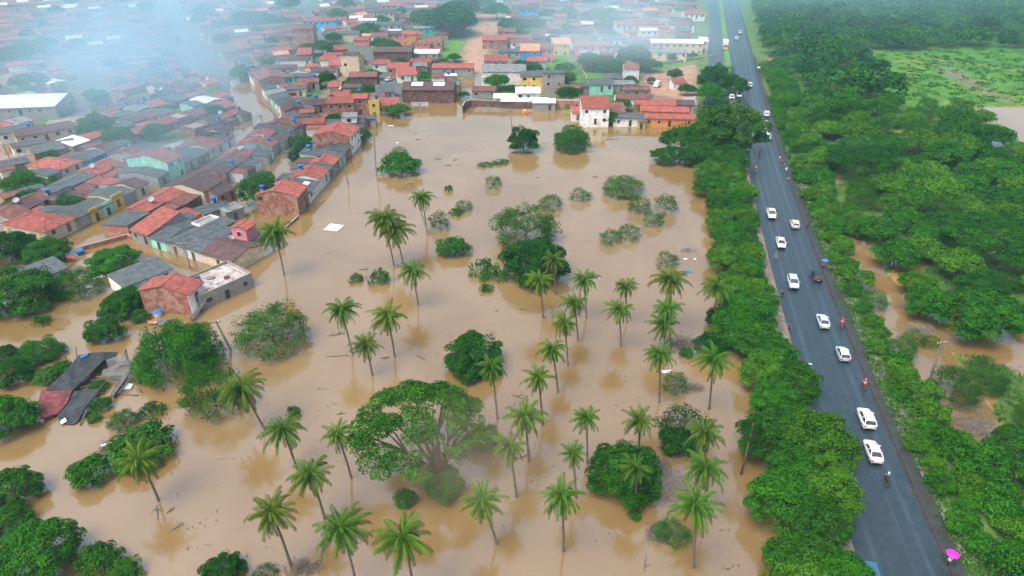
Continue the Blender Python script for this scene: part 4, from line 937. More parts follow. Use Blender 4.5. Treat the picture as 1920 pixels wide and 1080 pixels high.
for s_ in [ # px py W D h ang roof wall type opts label
 (455,418,6.5,6,5.6,75,'R','p','g','','small two-storey house with red roof and pale pink front by the palm'),
 (405,432,10,9,2.6,70,'d','k','g'),(385,412,9,5,2.7,60,'f','w','f'),(395,385,8,6,2.6,50,'d','k','g','t'),(345,405,7,5,2.6,60,'d','w','s'),(430,385,8,7,2.5,50,'g','k','g','D'),(410,352,8,7,2.8,60,'m','b','g'),(355,328,7,8,2.8,55,'m','k','g'),
 (262,507,10,6,2.4,52,'d','w','s','','long dark shed roof with white gable standing in the flood'),
 (400,520,11.5,8.5,2.6,52,'f','k','f','','flat concrete terrace house with junk on its roof at the flood edge'),
 (70,505,9,6,1.9,55,'d','w','s','','dark roofed shed half buried in trees by the wrecked red wall'),
 (55,352,10,8,2.8,50,'d','k','g'),(18,360,7,6,2.8,50,'r','b','g'),(12,300,9,8,2.8,45,'d','k','g'),(10,312,6,5,2.6,45,'r','w','g'),(50,262,9,8,2.8,40,'d','w','g'),(25,240,10,8,2.8,42,'d','w','s'),(80,240,16,8,2.8,40,'m','c','g','t'),(88,275,8,6,2.6,40,'d','b','s'),(120,262,8,6,2.8,40,'r','w','g'),
 (40,192,26,12,4.5,8,'w','k','s','','long white roofed warehouse beside the foggy parking street'),(120,228,14,5,2.5,15,'f','c','f','','bare cream flat-topped building beyond the flooded pool'),
 (575,205,8,7,3.2,12,'R','t','g','','red roofed house with bright turquoise side on the flooded cross street'),(600,190,9,7,2.8,12,'m','b','g','t'),(575,185,12,6,2.8,8,'d','k','g','t'),(555,165,12,6,2.8,5,'d','c','s'),(560,158,8,5,3,8,'R','b','f'),
 (655,212,8,8,4.9,6,'g','w','g','','two-storey white house with pale metal roof on the flooded cross street'),(692,216,6.5,7,2.9,6,'d','k','g','','dark roofed low house at the lake end of the cross street'),
 (640,186,9,8,4.9,5,'R','b','g','','irregular red roofed brick house behind the pale metal roof'),(676,180,8,8,5.6,5,'R','b','g','','taller brick house beside the yellow walled tower'),(701,186,3.6,4,4.8,5,'f','y','f','t','narrow yellow tower with blue tank near the lake'),(726,191,8,6,2.8,3,'R','w','s','','small red roof near the lake beside the yellow tower'),(722,168,7,8,3,10,'d','k','s'),(662,160,7,6,2.8,5,'d','b','g'),
 (682,140,14.5,10,5.6,3,'r','n','g','N','big brick gable house in the middle of the town'),(660,106,7.5,8,7.2,-4,'R','c','b','','tall cream house with red roof on the town street corner'),
 (610,128,10,9,3,3,'m','w','g'),(635,118,8,6,3,3,'R','w','s'),(585,122,9,8,3.2,5,'R','w','g'),(538,142,10,6,4.2,6,'d','t','g','','bright turquoise walled house in the middle of the block'),(565,140,8,6,3.5,5,'d','w','g'),(520,122,16,9,3,6,'m','k','g'),(555,108,14,8,3,5,'m','w','g'),(580,150,8,6,3,5,'r','k','g','t'),
 (738,93,17,9,5,2,'m','n','g','N','white-edged gabled brick hall on the town street'),(716,116,7,7,3.2,2,'R','w','g'),(748,122,9,9,4.2,0,'R','b','g'),(762,136,8,7,3,12,'R','w','s'),(800,97,11,9,2.6,0,'w','k','h','','white round-edged roof by the grass patch'),(790,113,9,6,3,0,'R','b','g'),(820,110,9,6,3,0,'r','b','g'),
 (850,124,17,7,3.4,0,'R','k','g','','long red roofed cement house beside the red earth track'),(805,160,19,12,4.4,0,'m','n','g','WN','big maroon and white roofed compound at the head of the flood'),(850,152,5,10,3.2,0,'g','y','g'),(770,160,7,8,3.2,0,'g','k','s'),
 (745,62,9,8,5.4,3,'m','p','g'),(768,62,7,7,7,2,'R','o','g'),(712,66,8,8,5,4,'r','w','g'),(805,76,13,8,4.2,0,'R','b','f'),(797,52,12,7,4,0,'g','t','g'),(730,45,14,9,3.5,4,'d','k','g'),(640,62,18,9,4,5,'d','c','g'),
 (600,38,18,7,5,4,'R','v','g','','long bright blue walled house with red roof deep in the town'),(570,52,10,10,7.5,4,'r','b','g'),(690,38,10,7,4,4,'w','w','g'),(720,22,12,9,6,3,'m','c','g'),(735,10,12,9,5,3,'R','k','h'),(620,22,12,8,4,4,'m','k','g'),
 (945,130,17.5,9,5,0,'g','w','s','N','long white walled warehouse above the boarded yard'),(930,112,10,6,3,0,'R','k','s'),(928,72,12,9,4,0,'R','b','g'),(950,58,9,8,4,0,'r','b','g'),(975,78,9,7,3,0,'r','w','g'),(955,95,10,7,3,0,'d','k','g'),
 (994,92,8.5,7,6,-2,'o','u','s','','deep blue house with orange tiled roof, end of the coloured trio'),(1022,90,7.5,7,5.6,-2,'r','p','s','','pink-red house in the middle of the coloured trio'),(1051,80,8.5,7,5,-2,'o','y','s','','yellow house with orange roof beside the pink-red house'),
 (991,18,11,8,5.4,2,'m','v','g','','bright blue house with dark roof at the back of the town'),(985,36,16,7,4.5,0,'m','b','g'),(1050,30,7,7,6.5,0,'R','b','g'),(1022,35,9,8,4,0,'g','k','g'),
 (1000,137,10,8,6,0,'d','y','g','','yellow two-storey house joined to a grey tall one'),(1038,137,10,9,6.6,0,'d','k','b','','tall grey two-storey house beside the yellow one'),(990,170,9,6,3.4,0,'w','w','s'),(948,178,11,7,2.6,2,'w','w','g','','white tent-like roof in the boarded yard'),(908,164,9,6,3,0,'r','k','g'),(984,186,17,3,2.4,2,'w','n','s','','long white lean-to along the boarded yard'),(1020,190,8,4,2.6,0,'w','k','s'),
 (1065,160,9,8,3.4,0,'r','k','g'),(1064,187,9,5,2.4,0,'f','b','f'),(1092,158,8,7,3.2,0,'d','k','g'),(1126,153,9,8,4,0,'d','a','g'),(1165,155,10,6,3,0,'g','k','g'),(1192,162,10,8,3.2,-2,'r','k','g'),(1185,180,12,6,3.2,-2,'r','w','g'),
 (1115,194,9,8,6.2,0,'R','w','s','','white two-storey house with red single-pitch roof on the flood edge'),(1083,205,7,7,3,0,'R','w','s'),(1148,205,8,7,2.8,0,'r','w','s'),(1180,214,11,6,2.8,-2,'d','w','g','','dark roofed white house low on the flood edge'),(1203,222,4,5,2.4,0,'d','y','g'),
 (1228,192,14,6,3.4,-6,'R','b','g'),(1246,202,16,6,3.6,-6,'R','o','g','','middle one of the triple red roofs at the flood edge'),(1254,215,18,6,3,-4,'R','o','g','','front orange walled house of the triple red roofs at the flood edge'),(1285,190,6,6,3.2,-8,'m','k','g'),
 (1268,77,24,9,5,-5,'w','c','g','','long white roofed compound beside the far road'),(1245,97,20,5,3.6,-8,'g','c','g','','cream walled building with small palms in front'),(1222,92,10,8,3.4,-5,'d','k','g'),(1318,75,6,18,5,-5,'w','c','g'),(1110,82,17,8,4,2,'R','p','g','','pink walled house with long red roof above the grass slope'),(1088,74,9,8,4.2,0,'r','w','g'),(1150,72,12,9,4.4,0,'m','w','g'),(1162,92,8,7,3.5,0,'r','w','g'),(1200,80,12,9,4,0,'d','k','g'),(1180,45,16,9,4,0,'R','w','g'),(1215,55,9,8,5,0,'w','w','g'),(1275,45,14,9,4,-3,'r','w','g'),(1300,25,12,8,4,-3,'R','w','g'),(1275,40,12,8,4,0,'m','w','g'),
 (1272,152,5.5,4,2.6,10,'R','w','s','','small red roofed kiosk on the dirt lot'),
]:
    s_ = s_ + ('', None)[len(s_)-9:] if len(s_) < 11 else s_
    single(*s_[:9], opts=s_[9], label=s_[10], detail=2 if s_[4] > 4 else 1)
# the brick house that stands alone at the flood edge
row('', (361,592), (389,566), 9.5, 'L', ['R b g 4.4 8 F lone_brick_house_with_white_front_and_red_roof_at_the_flood_edge'], 'houses of the flooded town', detail=2)
hx = HOUSES[-1]

# fill the blocks behind with further houses of the same town
LAKE = [G(*p)[:2] for p in [(562,410),(684,265),(700,240),(740,212),(790,194),(870,188),(890,163),(906,163),(872,216),(1055,213),(1090,237),(1345,236),(1345,420),(1480,1080),(1480,1500),(-600,1500),(-600,470),(180,500),(250,470),(440,520)]]
OCC |= pip(GXX, GYY, LAKE) | pip(GXX, GYY, TRACK) | pip(GXX, GYY, LOT)
for T in GREEN: OCC |= pip(GXX, GYY, [G(*p)[:2] for p in T])
for line, wd in (([(540,262),(478,200),(410,145),(335,50),(300,0),(270,-40)], 4.6), ([(600,105),(588,60),(570,20),(560,-20)], 3.5), ([(640,90),(690,100),(722,140),(752,190)], 4), ([(140,250),(150,200),(170,150),(120,100)], 3), ([(160,440),(250,390),(295,375),(360,330),(460,282),(520,235)], 3), ([(0,400),(120,345),(175,327),(255,292),(330,262)], 3), ([(470,245),(700,236)], 2.5)):
    OCC |= segdist(GXX, GYY, [G(*p)[:2] for p in line]) < wd
OCC |= (GXX > np.polyval(KF, GYY) - 26)
for (x, y, W) in TREES: OCC |= (GXX - x)**2 + (GYY - y)**2 < (W*.3)**2
TOWN_TREES = [(845,38,84,.7,'deep green'),(800,38,60,.6,'mid green'),(870,20,60,.7,'dark green'),(930,24,44,.7,'bright green'),(905,10,44,.7,'deep green'),(500,42,34,.8,'deep green'),(460,38,46,.7,'deep green'),(690,58,40,.7,'mid green'),(603,92,34,.8,'mid green'),(575,95,30,.8,'deep green'),(612,150,32,.9,'dark green'),(690,172,28,.7,'deep green'),(1110,118,46,.7,'deep green'),(1188,108,58,.8,'dark green'),(1150,125,50,.6,'deep green'),(1218,125,40,.6,'deep green'),(1062,30,36,.8,'grey-green'),(1130,35,60,.6,'grey-green'),(1060,130,34,.7,'bright green'),(1165,200,34,.7,'mid green'),(1145,222,30,.8,'mid green'),(960,172,22,1.0,'deep green'),(955,66,20,.7,'mid green'),(870,178,20,.7,'mid green'),(745,205,44,.5,'olive green'),(1222,152,16,.8,'deep green'),(1266,142,26,.9,'deep green'),(1288,170,30,.7,'deep green'),(1210,210,24,.8,'grey-green'),(40,100,60,.6,'deep green'),(55,155,56,.6,'deep green'),(540,10,40,.8,'deep green'),(650,10,26,.9,'deep green'),(1260,110,18,.8,'mid green'),(1285,108,16,.8,'mid green'),(1300,106,14,.8,'mid green'),(660,158,30,.6,'mid green'),(720,84,26,.6,'mid green')]
for cx, cy, wd, ra, tn in TOWN_TREES:
    x, y, W, H = at_px(cx, cy, wd, ra); n, lx, ly = min(TLM, key=lambda l: (l[1]-x)**2 + (l[2]-y)**2); k = ('tree', tn, n); TC[k] = TC.get(k, -1) + 1
    plant('broadfar', x, y, max(0, hz(x, y)), W, H, tn, f'{ordn(TC[k])} {tn} town tree out from {n}', group='trees among the town houses'); occupy(x, y, W*.5, W*.5, 0)
FR = random.Random(5); cand = []
def lattice(x0, x1, y0, y1, ang, wu, dv):
    ca_, sa_ = math.cos(R(ang)), math.sin(R(ang)); cx, cy_ = (x0+x1)/2, (y0+y1)/2; Lm = math.hypot(x1-x0, y1-y0)/2; v = -Lm; rowi = 0
    while v < Lm:
        u = -Lm + FR.uniform(0, 6)
        while u < Lm:
            W = FR.uniform(*wu); D = dv*FR.uniform(.8,1.0); x = cx + (u+W/2)*ca_ - v*sa_; y = cy_ + (u+W/2)*sa_ + v*ca_; u += W + (.3 if FR.random() < .8 else FR.uniform(2, 7))
            if x0 <= x <= x1 and y0 <= y <= y1 and inview(x, y, 25): cand.append((x, y, W, D, R(ang) + (math.pi if rowi % 2 else 0)))
        v += dv*1.04 if rowi % 2 == 0 else dv + 3.4; rowi += 1
lattice(-200, -76, 170, 300, 60, (4.6, 7), 8.6); lattice(-95, -15, 225, 330, 8, (4.6, 7.5), 8); lattice(-330, -76, 300, 560, 28, (5.5, 9), 9); lattice(-110, 150, 325, 560, 4, (5.5, 9), 9); lattice(0, 90, 262, 330, -3, (5.5, 8.5), 8.5)
cand.sort(key=lambda c: c[1]); far = []; NF = 0; CAP = 300 - len(HOUSES)
for (x, y, W, D, a) in cand:
    if FR.random() < (.06 if y < 300 else .12): continue
    if overlap(x, y, W, D, a, .3) > .03: continue
    hot = x > -60; roof = FR.choices('RrmdgwoR', [28,20,16,13,6,4,2,10] if hot else [26,26,20,9,4,4,1,12])[0]; wall = FR.choices('bwckyepan', [40,14,10,17,4,4,3,3,5])[0]
    h = FR.choice([2.5,2.7,2.9,2.6,2.8,2.4,4.6] if hot else [2.2,2.4,2.6,2.3,2.5]); ty = FR.choices('gsphf', [58,16,14,6,4 if roof not in 'wg' else 0])[0]
    if NF < CAP:
        house(x, y, a, W, D, h, 'f' if ty == 'f' else roof, wall, ty, town_label('f' if ty == 'f' else roof, wall, x, y), 'houses of the flooded town', FR.choice(['','','','t','D']) if y < 330 else '', 1 if y < 330 else 0); NF += 1
    else: far.append((x, y, W, D, a, h, roof, wall)); occupy(x, y, W, D, a)
# beyond those the town reads as one mass of roofs
mats_ = [RM[k] for k in 'Rrmdgwof'] + [WM[k] for k in 'bwckyepan']; b = MB()
for (x, y, W, D, a, h, roof, wall) in far:
    ca_, sa_ = math.cos(a), math.sin(a); z = hz(x, y); T_ = lambda p: (x + p[0]*ca_ - p[1]*sa_, y + p[0]*sa_ + p[1]*ca_, z + p[2]); w2, d2, r = W/2, D/2, .2*D/2
    b.mi = 8 + 'bwckyepan'.index(wall); b.prism([T_(p) for p in [(-w2,-d2,-1),(-w2,d2,-1),(-w2,d2,h),(-w2,0,h+r),(-w2,-d2,h)]], Vector((W*ca_, W*sa_, 0)))
    b.mi = 'Rrmdgwof'.index(roof); slab(b, [T_(p) for p in [(-w2-.1,-d2-.4,h-.06),(w2+.1,-d2-.4,h-.06),(w2+.1,0,h+r+.02),(-w2-.1,0,h+r+.02)]]); slab(b, [T_(p) for p in [(w2+.1,d2+.4,h-.06),(-w2-.1,d2+.4,h-.06),(-w2-.1,.02,h+r+.02),(w2+.1,.02,h+r+.02)]])
if far: tag(b.build('far_town', mats_), 'far hazy quarter of red and grey roofs fading into the mist', 'town', kind='stuff')
# trees scattered through the yards
TN = 0
for _ in range(4000):
    y = FR.uniform(200, 540); x = FR.uniform(-.72*y, 100)
    if TN >= 105: break
    W = FR.uniform(4.5, 8.5)*(1 if y < 330 else 1.25)
    if not inview(x, y, 10) or overlap(x, y, W*.45, W*.45, 0) > .0: continue
    occupy(x, y, W*.8, W*.8, 0); tn = FR.choice(['deep green','mid green','deep green','bright green']); n, lx, ly = min(TLM, key=lambda l: (l[1]-x)**2 + (l[2]-y)**2); k = ('tree', tn, n); TC[k] = TC.get(k, -1) + 1
    plant('broadfar', x, y, max(0, hz(x, y)), W, W*.75, tn, f'{ordn(TC[k])} {tn} town tree out from {n}', group='trees among the town houses'); TN += 1
print('HOUSES', len(HOUSES), 'far', len(far), 'town trees', TN)

# ---------------------------------------------------------------- vehicles
def paint(n, c, r=.3): return mat('paint_' + n, c, r, .06, .6, .5)
PW, PK, PS, PN, PG, PY = paint('white', (.6,.61,.62)), paint('black', (.02,.022,.026)), paint('silver', (.38,.46,.5)), paint('blue', (.03,.1,.17)), paint('grey', (.25,.26,.27)), paint('yellow', (.6,.34,.05))
PR, PP = paint('red', (.5,.03,.03)), paint('pink', (.7,.06,.25))
glass_m = mat('car_glass', (.018,.026,.034), .08, .1, 1, .8); tyre_m = mat('tyre', (.02,.02,.02), .9, .1, 3); rim_m = mat('rim', (.4,.4,.42), .35, .1, 3, .5, .6)
lamp_r = mat('tail_lamp', (.45,.02,.02), .3, .05, 1, .5); lamp_w = mat('head_lamp', (.75,.76,.78), .2, .05, 1, .6); trim_m = mat('black_trim', (.025,.025,.027), .6, .1, 2); plate_m = mat('plate', (.5,.5,.5), .5, .1, 4)
CARS = { # length, halfwidth, lower body stations (y, hw, z0, z1), glass: base y0 y1 hw z, top y0 y1 hw z
 'saloon': (4.5, [(-2.25,.70,.42,.82),(-2.15,.82,.3,.96),(-1.4,.87,.24,1.0),(.9,.88,.24,.95),(1.75,.85,.26,.84),(2.15,.76,.34,.72),(2.25,.64,.42,.62)], (-1.75,1.2,.80,.95), (-.95,.35,.60,1.42)),
 'hatchback': (4.0, [(-2.0,.74,.42,.9),(-1.93,.82,.3,1.0),(-1.2,.86,.24,1.02),(.8,.87,.24,.97),(1.55,.84,.26,.88),(1.9,.76,.34,.76),(2.0,.64,.42,.64)], (-1.93,1.05,.79,.97), (-1.5,.25,.62,1.48)),
 'crossover': (4.4, [(-2.2,.78,.5,1.02),(-2.1,.88,.36,1.12),(-1.2,.92,.3,1.12),(1.0,.92,.3,1.08),(1.8,.89,.32,1.0),(2.1,.8,.42,.88),(2.2,.68,.5,.76)], (-2.12,1.15,.84,1.08), (-1.65,.3,.66,1.66)),
 'pickup': (5.1, [(-2.55,.86,.55,1.05),(-2.5,.9,.42,1.1),(-.85,.92,.36,1.1),(1.2,.92,.36,1.08),(2.2,.9,.38,1.02),(2.48,.82,.46,.9),(2.55,.7,.55,.8)], (-.9,1.35,.84,1.06), (-.7,.5,.68,1.72)),
 'van': (5.0, [(-2.5,.86,.45,1.2),(-2.45,.93,.34,1.25),(-1,.95,.3,1.25),(1.6,.95,.3,1.22),(2.3,.9,.34,1.0),(2.5,.76,.45,.85)], (-2.44,2.0,.91,1.22), (-2.38,1.2,.78,2.15))}
PROTO = {}
def car_parts(k, pm, e):
    Lc, st, g0, g1 = CARS[k]; b = MB(); rings = []
    for (y, hw, z0, z1) in st: rings.append([(-hw*.93,y,z0),(-hw,y,z0+.16),(-hw,y,z1-.14),(-hw*.9,y,z1),(0,y,z1+.035),(hw*.9,y,z1),(hw,y,z1-.14),(hw,y,z0+.16),(hw*.93,y,z0)])
    b.loft(rings); o = b.build('body', pm, e, True)
    m = o.modifiers.new('edge', 'EDGE_SPLIT'); m.split_angle = R(40)
    y0, y1, hw0, z0 = g0; t0, t1, hw1, z1 = g1; gb_ = MB()
    gb_.hexa([(-hw0,y0,z0-.05),(hw0,y0,z0-.05),(hw0,y1,z0-.05),(-hw0,y1,z0-.05),(-hw1,t0,z1),(hw1,t0,z1),(hw1,t1,z1),(-hw1,t1,z1)]); gb_.build('glazing', glass_m, e)
    rb = MB(); rb.loft([[(-hw1-.05,t0-.08,z1-.015),(hw1+.05,t0-.08,z1-.015),(hw1+.05,t1+.06,z1-.015),(-hw1-.05,t1+.06,z1-.015)],[(-hw1-.03,t0-.05,z1+.03),(hw1+.03,t0-.05,z1+.03),(hw1+.03,t1+.03,z1+.03),(-hw1-.03,t1+.03,z1+.03)],[(-hw1*.8,t0+.15,z1+.075),(hw1*.8,t0+.15,z1+.075),(hw1*.8,t1-.15,z1+.075),(-hw1*.8,t1-.15,z1+.075)]])
    mid = (t0+t1)/2; fr = [(t0, y0, .075), (t1, y1, .06), (mid, mid+.05, .045)] + ([(t0*.55+t1*.45, -.6, .05)] if k in ('van','crossover') else [])
    for tt, yy, rr_ in fr:
        for s in (-1, 1): rb.tube([(s*(hw0+.012),yy,z0-.02),(s*(hw1+.02),tt,z1+.01)], rr_, 5)
    if k in ('van',): rb.hexa([(-hw0-.02,y0-.03,z0),(hw0+.02,y0-.03,z0),(hw0+.02,-.2,z0),(-hw0-.02,-.2,z0),(-hw1-.03,t0-.03,z1),(hw1+.03,t0-.03,z1),(hw1+.03,-.2,z1),(-hw1-.03,-.2,z1)])
    rb.build('roof', pm, e)
    if k == 'pickup':
        bb = MB(); bb.box((0,-1.7,1.12), (1.5,1.4,.06)); bb.build('load_bed', trim_m, e)
    wy = Lc*.31; rad = .31 if k in ('saloon','hatchback') else .36; hw = max(s[1] for s in st)
    for yy in (-wy, wy*1.05):
        for s in (-1, 1):
            wbm = MB(); wbm.tube([(s*(hw-.2),yy,rad),(s*(hw+.012),yy,rad)], rad, 14); wo_ = wbm.build('wheel', tyre_m, e, False)
            rbm = MB(); rbm.tube([(s*(hw+.0),yy,rad),(s*(hw+.022),yy,rad)], rad*.62, 10); rbm.build('rim', rim_m, wo_)
    f = st[-2]; r = st[1]
    for s in (-1, 1):
        h_ = MB(); h_.hexa([(s*.42-.17,f[0]-.22,f[3]-.17),(s*.42+.17,f[0]-.22,f[3]-.17),(s*.42+.17,f[0]+.06,f[3]-.17),(s*.42-.17,f[0]+.06,f[3]-.17),(s*.45-.17,f[0]-.3,f[3]+.035),(s*.45+.17,f[0]-.3,f[3]+.035),(s*.42+.17,f[0]+.0,f[3]-.03),(s*.42-.17,f[0]+.0,f[3]-.03)]); h_.build('headlight', lamp_w, e)
        t_ = MB(); t_.box((s*(r[1]-.17), r[0]-.05, r[3]-.2), (.3,.14,.2)); t_.build('tail_light', lamp_r, e)
        m_ = MB(); m_.box((s*(hw0+.2), y1-.45, z0+.1), (.2,.13,.14)); m_.build('wing_mirror', pm, e)
    p_ = MB(); p_.box((0, st[0][0]-.02, (st[0][2]+st[0][3])/2), (.42,.03,.13)); p_.build('number_plate', plate_m, e)
    bp_ = MB(); bp_.box((0, st[-1][0]-.0, st[-1][2]+.08), (1.1,.06,.14)); bp_.box((0, st[0][0]+.01, st[0][2]+.02), (1.3,.06,.12)); bp_.build('bumper_strip', trim_m, e)
def car(k, pm, px, py, away, label, z=Z_ROAD+.004, rz=None, pos=None, group='vehicles on the wet road'):
    p = pos or G(px, py, z + .6); p = Vector((p[0], p[1], z)); dx, dy = kdir(p.y); a = math.atan2(-dx, dy) if rz is None else R(rz)
    if not away: a += math.pi
    key = (k, pm.name)
    if key in PROTO:
        e = copy_tree(PROTO[key]); e.location = p; e.rotation_euler = (0,0,a); return tag(e, label, 'car', group)
    e = empty('parked_car' if z < 1 else 'car', p, a, label, 'van' if k == 'van' else 'car', group); car_parts(k, pm, e); PROTO[key] = e; return e
car('saloon', PW, 1637, 846, True, 'white saloon car driving away, followed by a dark motorbike')
car('crossover', PW, 1624, 785, True, 'white crossover driving away just ahead of the white saloon')
car('hatchback', PS, 1580, 663, True, 'silver-white hatchback driving away, second ahead of the white crossover')
car('saloon', PS, 1543, 602, True, 'silver-white saloon driving away beside the pink rider')
car('hatchback', PK, 1531, 517, True, 'black hatchback driving away near the blue umbrella walker')
car('crossover', PS, 1487, 530, False, 'silver-white crossover coming towards us, first oncoming car')
car('saloon', PW, 1464, 455, False, 'white saloon coming towards us, second oncoming car')
car('pickup', PW, 1446, 401, False, 'white pickup coming towards us, third oncoming vehicle')
car('hatchback', PW, 1490, 420, True, 'white hatchback driving away past the lone dark walker')
car('hatchback', PS, 1439, 257, False, 'silver hatchback heading the queue under the big olive tree')
car('saloon', PW, 1433, 246, False, 'white saloon second in the queue under the big olive tree')
car('saloon', PW, 1434, 231, True, 'white car half hidden by the big olive tree, third in the queue')
car('crossover', PW, 1437, 214, True, 'white car at the end of the queue by the hedge')
car('hatchback', PS, 1406, 160, False, 'lone grey-white car on the far stretch of road')
car('hatchback', PW, 1381, 72, True, 'small white car, lower of a far pair on the road')
car('hatchback', PS, 1388, 61, False, 'small grey car, upper of a far pair on the road')
car('saloon', PW, 1372, 182, False, 'white car on the slip road, beside another white car', z=Z_ROAD+.012)
car('hatchback', PW, 1386, 178, False, 'white car on the slip road, at the divider', z=Z_ROAD+.012)
car('crossover', PN, 1634, 1088, False, 'dark blue car cut by the frame edge on the road')
for k, pm, px, py, rz, lb in (('van', PW, 1232, 162, -25, 'white minibus parked on the grass of the dirt lot'),('van', PW, 1272, 163, -15, 'white van parked by the red roofed kiosk'),('hatchback', PW, 1301, 196, 0, 'white car parked beside the white sign panel'),('saloon', PW, 116, 206, 10, 'white car parked alone on the foggy street by the white warehouse'),('hatchback', PW, 121, 181, 80, 'white car parked sideways on the foggy street, lower of two'),('hatchback', PS, 118, 172, 80, 'pale car parked sideways on the foggy street, upper of two'),('saloon', PS, 730, 151, -25, 'silver car on the town street before the brick hall'),('hatchback', PS, 660, 109, 5, 'pale car on the town street by the tall cream house'),('saloon', PW, 1320, 33, -8, 'white car at the verge of the far road')):
    p = G(px, py, .5); car(k, pm, px, py, True, lb, z=max(.02, hz(p.x, p.y) + .03), rz=rz, pos=p, group='vehicles parked in the town')
# the lorry on the far carriageway
p = G(1359, 92, Z_ROAD); p.z = Z_ROAD + .012; dx, dy = kdir(p.y); e = empty('lorry', p, math.atan2(-dx, dy) + math.pi, 'white box lorry with yellow cab on the far carriageway', 'lorry')
b = MB(); b.box((0,-1.6,2.35), (2.5,7,2.7)); b.build('cargo_box', PW, e); b = MB(); b.hexa([(-1.15,2.1,.6),(1.15,2.1,.6),(1.15,4.2,.6),(-1.15,4.2,.6),(-1.1,2.1,2.7),(1.1,2.1,2.7),(1.1,3.7,2.7),(-1.1,3.7,2.7)]); b.build('cab', PY, e)
b = MB(); b.hexa([(-1.0,4.0,1.6),(1.0,4.0,1.6),(1.0,4.06,1.55),(-1.0,4.06,1.55),(-.98,3.72,2.55),(.98,3.72,2.55),(.98,3.79,2.5),(-.98,3.79,2.5)]); b.build('windscreen', glass_m, e); b = MB(); b.box((0,-.6,.8), (2.2,9,.3)); b.build('chassis', trim_m, e)
for yy in (-3.8,-2.7,3.1):
    for s in (-1,1): b = MB(); b.tube([(s*.9,yy,.5),(s*1.22,yy,.5)], .5, 12); b.build('wheel', tyre_m, e)

# ---------------------------------------------------------------- people
SKIN = mat('skin', (.28,.15,.09), .6, .1, 5); HAIR = mat('hair', (.02,.015,.012), .6, .2, 6)
CL = {n: mat('cloth_' + n.replace(' ', '_'), c, .85, .15, 4) for n, c in {'purple': (.13,.06,.42), 'red': (.55,.03,.04), 'pink': (.75,.07,.22), 'black': (.02,.02,.024), 'blue': (.04,.1,.32), 'white': (.65,.65,.65), 'dark blue': (.025,.04,.09), 'grey': (.2,.2,.21), 'salmon': (.6,.2,.2), 'denim': (.06,.09,.16)}.items()}
def skin_obj(name, verts, edges, rad, m, parent, sub=1, root=0):
    me = bpy.data.meshes.new(name); me.from_pydata([tuple(v) for v in verts], edges, []); o = link(name, me, parent); me.materials.append(m)
    md = o.modifiers.new('skin', 'SKIN'); md.use_smooth_shade = True
    if not me.skin_vertices: me.skin_vertices.new()
    for i, r_ in enumerate(rad):
        q = r_ if hasattr(r_, '__len__') else (r_, r_); me.skin_vertices[0].data[i].radius = q; me.skin_vertices[0].data[i].use_root = (i == root)
    s = o.modifiers.new('sub', 'SUBSURF'); s.levels = sub; s.render_levels = sub; return o
